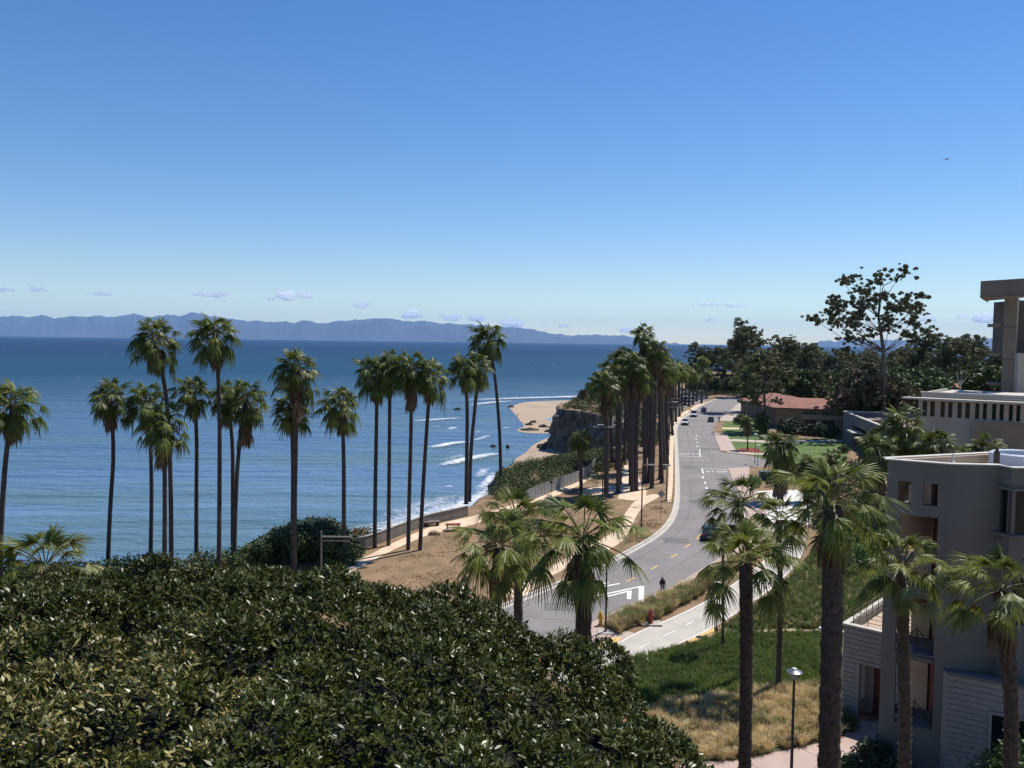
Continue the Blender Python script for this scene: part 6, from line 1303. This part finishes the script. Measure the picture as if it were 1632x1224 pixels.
# ---- walls and fences
gw = mat('grey_wall', (.155, .14, .12), .95, (.21, .185, .155), .9, bump=.4, bscale=5, stretch=(1, 1, .4))
ln = resample(smooth_line(gl([(548, 880), (575, 876), (600, 868), (640, 852), (680, 837), (720, 828), (745, 822)]), 2), 1.2)
t = thing('retaining_wall', 'low grey wall curving along the bluff edge above the surf', 'wall', ln[0]); mb = MB(); wall_line(mb, [p - ln[0] for p in ln], -.2, 1.35, .25); mb.build('wall', gw, t); mb = MB(); wall_line(mb, [p - ln[0] for p in ln], 1.353, 1.43, .35); mb.build('coping', mat('wall_coping', (.30, .27, .22), .9), t)
def rail_fence(name, label, pts, h, sp, slat, cat='fence', tk=.05):
    l = resample(smooth_line(gl(pts), 2), sp); t = thing(name, label, cat, l[0]); m_ = mat('fence_grey', (.26, .26, .255), .75, (.32, .32, .31), 1.2)
    for p in l: q = p - l[0]; mb = MB(); mb.box((q.x, q.y, h / 2), (.09, .09, h)); mb.build('post', m_, t)
    mb = MB(); lr = [p - l[0] for p in l]; wall_line(mb, lr, h - .08, h, .05); wall_line(mb, lr, .12, .2, .05); mb.build('rail', m_, t)
    mb = MB(); f = resample(l, slat)
    for a, b in zip(f, f[1:]): c = a.lerp(b, .5) - l[0]; d = b - a; mb.box((c.x, c.y, h / 2), (d.length * .8, .025, h - .1), math.atan2(d.y, d.x))
    mb.build('slats', m_, t); mb = None
    return t
rail_fence('slatted_fence', 'grey fence sweeping along the green scrub in the middle of the bluff', [(838, 803), (850, 796), (870, 788), (895, 778), (920, 769), (940, 758), (950, 744)], 1.9, 2.4, .24)
rail_fence('slatted_fence', 'grey fence beside the path at the head of the cove', [(1061, 712), (1064, 690), (1068, 675), (1078, 662), (1086, 656)], 2.0, 2.6, .5)
# beach staircase
def stair():
    D = 262; top = P(965, 652, D); t = thing('beach_staircase', 'pale timber staircase going down the shaded cliff into the cove', 'staircase', top); m_ = mat('pale_timber', (.42, .39, .36), .85); n = 26
    lo_ = P(972, 676, D - 5) ; up_ = P(960, 643, D + 2); mb = MB()
    for k in range(n):
        p = up_.lerp(lo_, k / (n - 1)) - top; mb.box((p.x, p.y, p.z), (1.7, .5, .08))
    mb.build('steps', m_, t)
    for s in (-1, 1):
        mb = MB(); a, b = up_ - top + Vector((s * .95, 0, .9)), lo_ - top + Vector((s * .95, 0, .9)); mb.tube([a, b], .11, 6); mb.tube([a - Vector((0, 0, .9)), b - Vector((0, 0, .9))], .14, 6)
        for k in range(7): p = a.lerp(b, k / 6); mb.tube([p, p - Vector((0, 0, 1.0))], .06, 5)
        mb.build('handrail', m_, t)
    mb = MB(); q = lo_ - top; mb.box((q.x - .5, q.y, q.z - .3), (6.5, 2.2, .2)); mb.build('landing', mat('grey_deck', (.22, .20, .19), .9), t)
stair()
# ---- people
skin = mat('skin', (.42, .26, .18), .6); hairm = mat('dark_hair', (.012, .01, .009), .6); black_cl = mat('black_cloth', (.012, .012, .014), .9); jeans = mat('blue_jeans', (.10, .14, .20), .9); shoe = mat('dark_shoe', (.03, .03, .03), .7)
def skinned(name, verts, edges, radii, m, parent, root=0, sub=1):
    me = bpy.data.meshes.new(name); me.from_pydata(verts, edges, []); o = bpy.data.objects.new(name, me); link(o, parent)
    mo = o.modifiers.new('skin', 'SKIN'); lay = me.skin_vertices[0] if me.skin_vertices else None
    if lay is None:
        bm = bmesh.new(); bm.from_mesh(me); bm.verts.layers.skin.verify(); bm.to_mesh(me); bm.free(); lay = me.skin_vertices[0]
    for i, r in enumerate(radii): lay.data[i].radius = (r, r) if np.isscalar(r) else r; lay.data[i].use_root = (i == root)
    s = o.modifiers.new('sub', 'SUBSURF'); s.levels = s.render_levels = sub
    dg = bpy.context.evaluated_depsgraph_get(); m2 = bpy.data.meshes.new_from_object(o.evaluated_get(dg)); o.modifiers.clear(); o.data = m2
    m2.materials.clear(); m2.materials.append(m); m2.polygons.foreach_set('use_smooth', [True] * len(m2.polygons)); return o
def person(label, b, rz, top, legs_m, h=1.68, hair=True, bag=True):
    t = thing('person', label, 'person', b, rz); t.scale = (h / 1.7,) * 3
    # faces -Y; mid stride
    V = [(0, 0, .94), (0, .01, 1.12), (0, .02, 1.36), (0, 0, 1.47), (0, -.01, 1.55), (0, -.015, 1.62),
         (.10, 0, .88), (.12, -.10, .49), (.11, -.12, .09), (.11, -.24, .04), (-.10, 0, .88), (-.12, .03, .48), (-.11, .16, .10), (-.11, .05, .04),
         (.19, .02, 1.38), (.26, .04, 1.12), (.22, -.14, .95), (.20, -.20, .88), (-.19, .02, 1.38), (-.26, .05, 1.12), (-.22, -.12, .95), (-.20, -.18, .88)]
    E = [(0, 1), (1, 2), (2, 3), (3, 4), (4, 5), (0, 6), (6, 7), (7, 8), (8, 9), (0, 10), (10, 11), (11, 12), (12, 13), (2, 14), (14, 15), (15, 16), (16, 17), (2, 18), (18, 19), (19, 20), (20, 21)]
    Rr = [(.14, .10), (.13, .09), (.15, .10), .055, (.075, .09), (.075, .09), .085, .058, .04, .03, .085, .058, .04, .03, .06, .042, .03, .03, .06, .042, .03, .03]
    skinned('body', V, E, Rr, skin, t, 0, 2)
    J = [0, 1, 2, 3, 14, 15, 16, 18, 19, 20]; Je = [(0, 1), (1, 2), (2, 3), (2, 4), (4, 5), (5, 6), (2, 7), (7, 8), (8, 9)]
    skinned('jacket', [V[i] if i else (0, 0, .86) for i in J], Je, [(.19, .14), (.165, .12), (.18, .125), .08, .08, .062, .05, .08, .062, .05], top, t, 0, 2)
    skinned('trousers', [V[i] for i in (0, 6, 7, 8, 10, 11, 12)], [(0, 1), (1, 2), (2, 3), (0, 4), (4, 5), (5, 6)], [(.15, .11), .1, .075, .06, .1, .075, .06], legs_m, t, 0, 2)
    for s, y0 in ((1, -.12), (-1, .16)):
        mb = MB(); mb.box((s * .11, y0 - .07, .045), (.1, .27, .09)); mb.build('shoe', shoe, t, bevel=.025)
        for f, off_ in enumerate((-.03, -.01, .01, .03)): 
            pass
    for s in (1, -1):
        mb = MB(); hx, hy, hz = s * .195, -.22, .86
        mb.box((hx, hy, hz), (.035, .08, .09))
        for k, fl in enumerate((.06, .07, .065, .05)): mb.tube([(hx, hy - .03 + k * .02, hz - .04), (hx - s * .01, hy - .035 + k * .02, hz - .04 - fl * .6), (hx - s * .03, hy - .03 + k * .02, hz - .04 - fl)], .009, 5)
        mb.tube([(hx, hy - .04, hz + .02), (hx - s * .02, hy - .07, hz - .01)], .01, 5); mb.build('hand', skin, t)
    mb = MB(); mb.lathe([(.02, -.13), (.065, -.09), (.085, 0), (.08, .07), (.03, .115)], (0, -.015, 1.60), 12)
    hd_ = mb.build('head', skin, t, smooth=True)
    mb = MB(); mb.tube([(0, -.09, 1.60), (0, -.115, 1.575)], [.012, .018], 5); mb.build('nose', skin, hd_)
    mb = MB(); mb.box((.03, -.093, 1.61), (.022, .01, .01)); mb.box((-.03, -.093, 1.61), (.022, .01, .01)); mb.box((0, -.088, 1.545), (.04, .01, .008)); mb.build('face_features', hairm, hd_)
    if hair:
        mb = MB(); mb.lathe([(.10, -.28), (.12, -.15), (.115, 0), (.10, .08), (.04, .13)], (0, .035, 1.60), 12); mb.build('hair', hairm, t, smooth=True)
    if bag: mb = MB(); mb.box((-.16, -.14, .98), (.2, .12, .2)); mb.build('bag', mat('grey_bag', (.2, .19, .18), .8), t, bevel=.03)
    return t
person('person with long dark hair in a black jacket and blue jeans on the pavement', G(1055.5, 951.5) + Vector((0, 0, .13)), R(20), black_cl, jeans, 1.78)
person('person in dark clothes standing on the wet sand at the water edge', G(825, 665, SEA), R(60), black_cl, black_cl, 1.9, False, False)
person('person walking on the pale pavement right of the black car', G(1146, 673), R(10), mat('grey_shirt', (.2, .17, .16), .9), mat('tan_trousers', (.25, .2, .15), .9), 1.8, True, False)
# bird in the sky
b = P(1508, 254, 120); t = thing('seabird', 'lone dark bird gliding high in the clear sky', 'bird', b, R(20)); gm = mat('gull_grey', (.16, .17, .19), .8)
mb = MB(); mb.tube([(-.28, 0, 0), (-.12, 0, .01), (.05, 0, .02), (.22, 0, .02), (.34, 0, .0)], [.01, .05, .075, .05, .012], 8); mb.build('body', gm, t, smooth=True)
for s in (-1, 1):
    mb = MB(); mb.add([(.1, 0, .03), (.14, s * .3, .13), (.02, s * .72, .10), (-.06, s * .3, .12), (-.08, 0, .03), (.1, 0, .015), (.14, s * .3, .115), (-.06, s * .3, .105), (-.08, 0, .015)], [(0, 1, 3, 4), (1, 2, 3), (5, 8, 7, 6), (6, 7, 2)]); mb.build('wing', gm, t)
mb = MB(); mb.add([(-.24, 0, .005), (-.42, .08, 0), (-.44, 0, 0), (-.42, -.08, 0)], [(0, 1, 2, 3)]); mb.build('tail', gm, t)
# ---------------------------------------------------------------- clouds, far beyond the islands
def cloud_mat():
    m = bpy.data.materials.new('cloud'); m.use_nodes = True; t = m.node_tree; t.nodes.clear()
    o = t.nodes.new('ShaderNodeOutputMaterial'); v = t.nodes.new('ShaderNodeVolumeScatter')
    v.inputs['Color'].default_value = (1, 1, 1, 1); v.inputs['Density'].default_value = .009; v.inputs['Anisotropy'].default_value = .6
    t.links.new(v.outputs[0], o.inputs['Volume']); return m
CM = cloud_mat()
def cloud(label, cx, cy, w, h, seed, D=52000, dens=1.0):
    rn = random.Random(seed); c = P(cx, cy, D); t = D / F; bm = bmesh.new(); from mathutils import noise
    n = int(7 + w / 5)
    for i in range(n):
        u = rn.uniform(-.5, .5); r_ = h * t * rn.uniform(.28, .5) * (1 - abs(u) * .9); x = u * w * t * .9; z = rn.uniform(-.25, .3) * h * t * (1 - abs(u)); y = rn.uniform(-.4, .4) * h * t
        g = bmesh.ops.create_icosphere(bm, subdivisions=3, radius=1)
        for v in g['verts']:
            k = 1 + .3 * noise.noise(v.co * 2 + Vector((i, seed, 0))) + .15 * noise.noise(v.co * 5 + Vector((i, seed, 0)))
            v.co = Vector((x + v.co.x * r_ * 1.45 * k, y + v.co.y * r_ * k, z + v.co.z * r_ * k * (.8 if v.co.z > 0 else .5)))
    me = bpy.data.meshes.new('cloud'); bm.to_mesh(me); bm.free(); me.materials.append(CM); me.polygons.foreach_set('use_smooth', [True] * len(me.polygons))
    o = bpy.data.objects.new('cloud', me); o.location = c; link(o); return tag(o, label, 'cloud', 'small clouds low over the channel')
for i, (x, y, w_, h_, lab) in enumerate([(8, 463, 26, 9, 'thin small cloud at the left edge above the island'), (62, 462, 26, 11, 'small cloud second from the left'), (158, 469, 40, 9, 'flat cloud third from the left'),
    (337, 470, 62, 14, 'long white cloud above the tall straight palm'), (431, 477, 12, 8, 'tiny puff left of the twin clouds'), (454, 472, 26, 20, 'left one of the twin clouds over mid bay'), (485, 472, 22, 15, 'right one of the twin clouds over mid bay'),
    (577, 486, 26, 14, 'small round cloud alone over the island'), (657, 502, 24, 20, 'puffy cloud touching the ridge of the island'), (720, 506, 34, 16, 'wide faint cloud over the ridge left of the curved palm'), (758, 507, 20, 18, 'round cloud just left of the curved palm crown'),
    (815, 516, 32, 18, 'cloud on the ridge right of the curved palm crown'), (868, 518, 12, 6, 'tiny cloud left of the small round one near the roadside palms'), (898, 520, 14, 8, 'small round cloud over the falling end of the ridge'), (996, 527, 16, 12, 'small cloud left of the tallest roadside palm'),
    (1125, 486, 46, 11, 'long flat cloud left part of the pair above the grove'), (1170, 487, 42, 10, 'long flat cloud right part of the pair above the grove'), (1131, 510, 20, 6, 'faint small cloud under the flat pair'),
    (1480, 508, 28, 13, 'faint cloud right of the giant tree'), (1534, 505, 18, 9, 'small slanted cloud between giant tree and tower'), (1571, 508, 42, 20, 'bright cumulus left of the tower, rising to the right')]):
    cloud(lab, x, y, w_, h_, i)
# ---------------------------------------------------------------- the air
def haze():
    mb = MB(); x0, x1, y0, y1, z0, z1 = -56000, 56000, -60, 47500, SEA - 1, 1300
    mb.box(((x0 + x1) / 2, (y0 + y1) / 2, (z0 + z1) / 2), (x1 - x0, y1 - y0, z1 - z0))
    m = bpy.data.materials.new('haze'); m.use_nodes = True; t = m.node_tree; t.nodes.clear(); o = t.nodes.new('ShaderNodeOutputMaterial'); v = t.nodes.new('ShaderNodeVolumePrincipled')
    v.inputs['Color'].default_value = (.34, .61, 1, 1); v.inputs['Density'].default_value = 1.6e-5; v.inputs['Anisotropy'].default_value = 0.0; t.links.new(v.outputs[0], o.inputs['Volume'])
    ob = mb.build('haze', m); ob['kind'] = 'stuff'; ob['label'] = 'thin blue sea air'
haze()
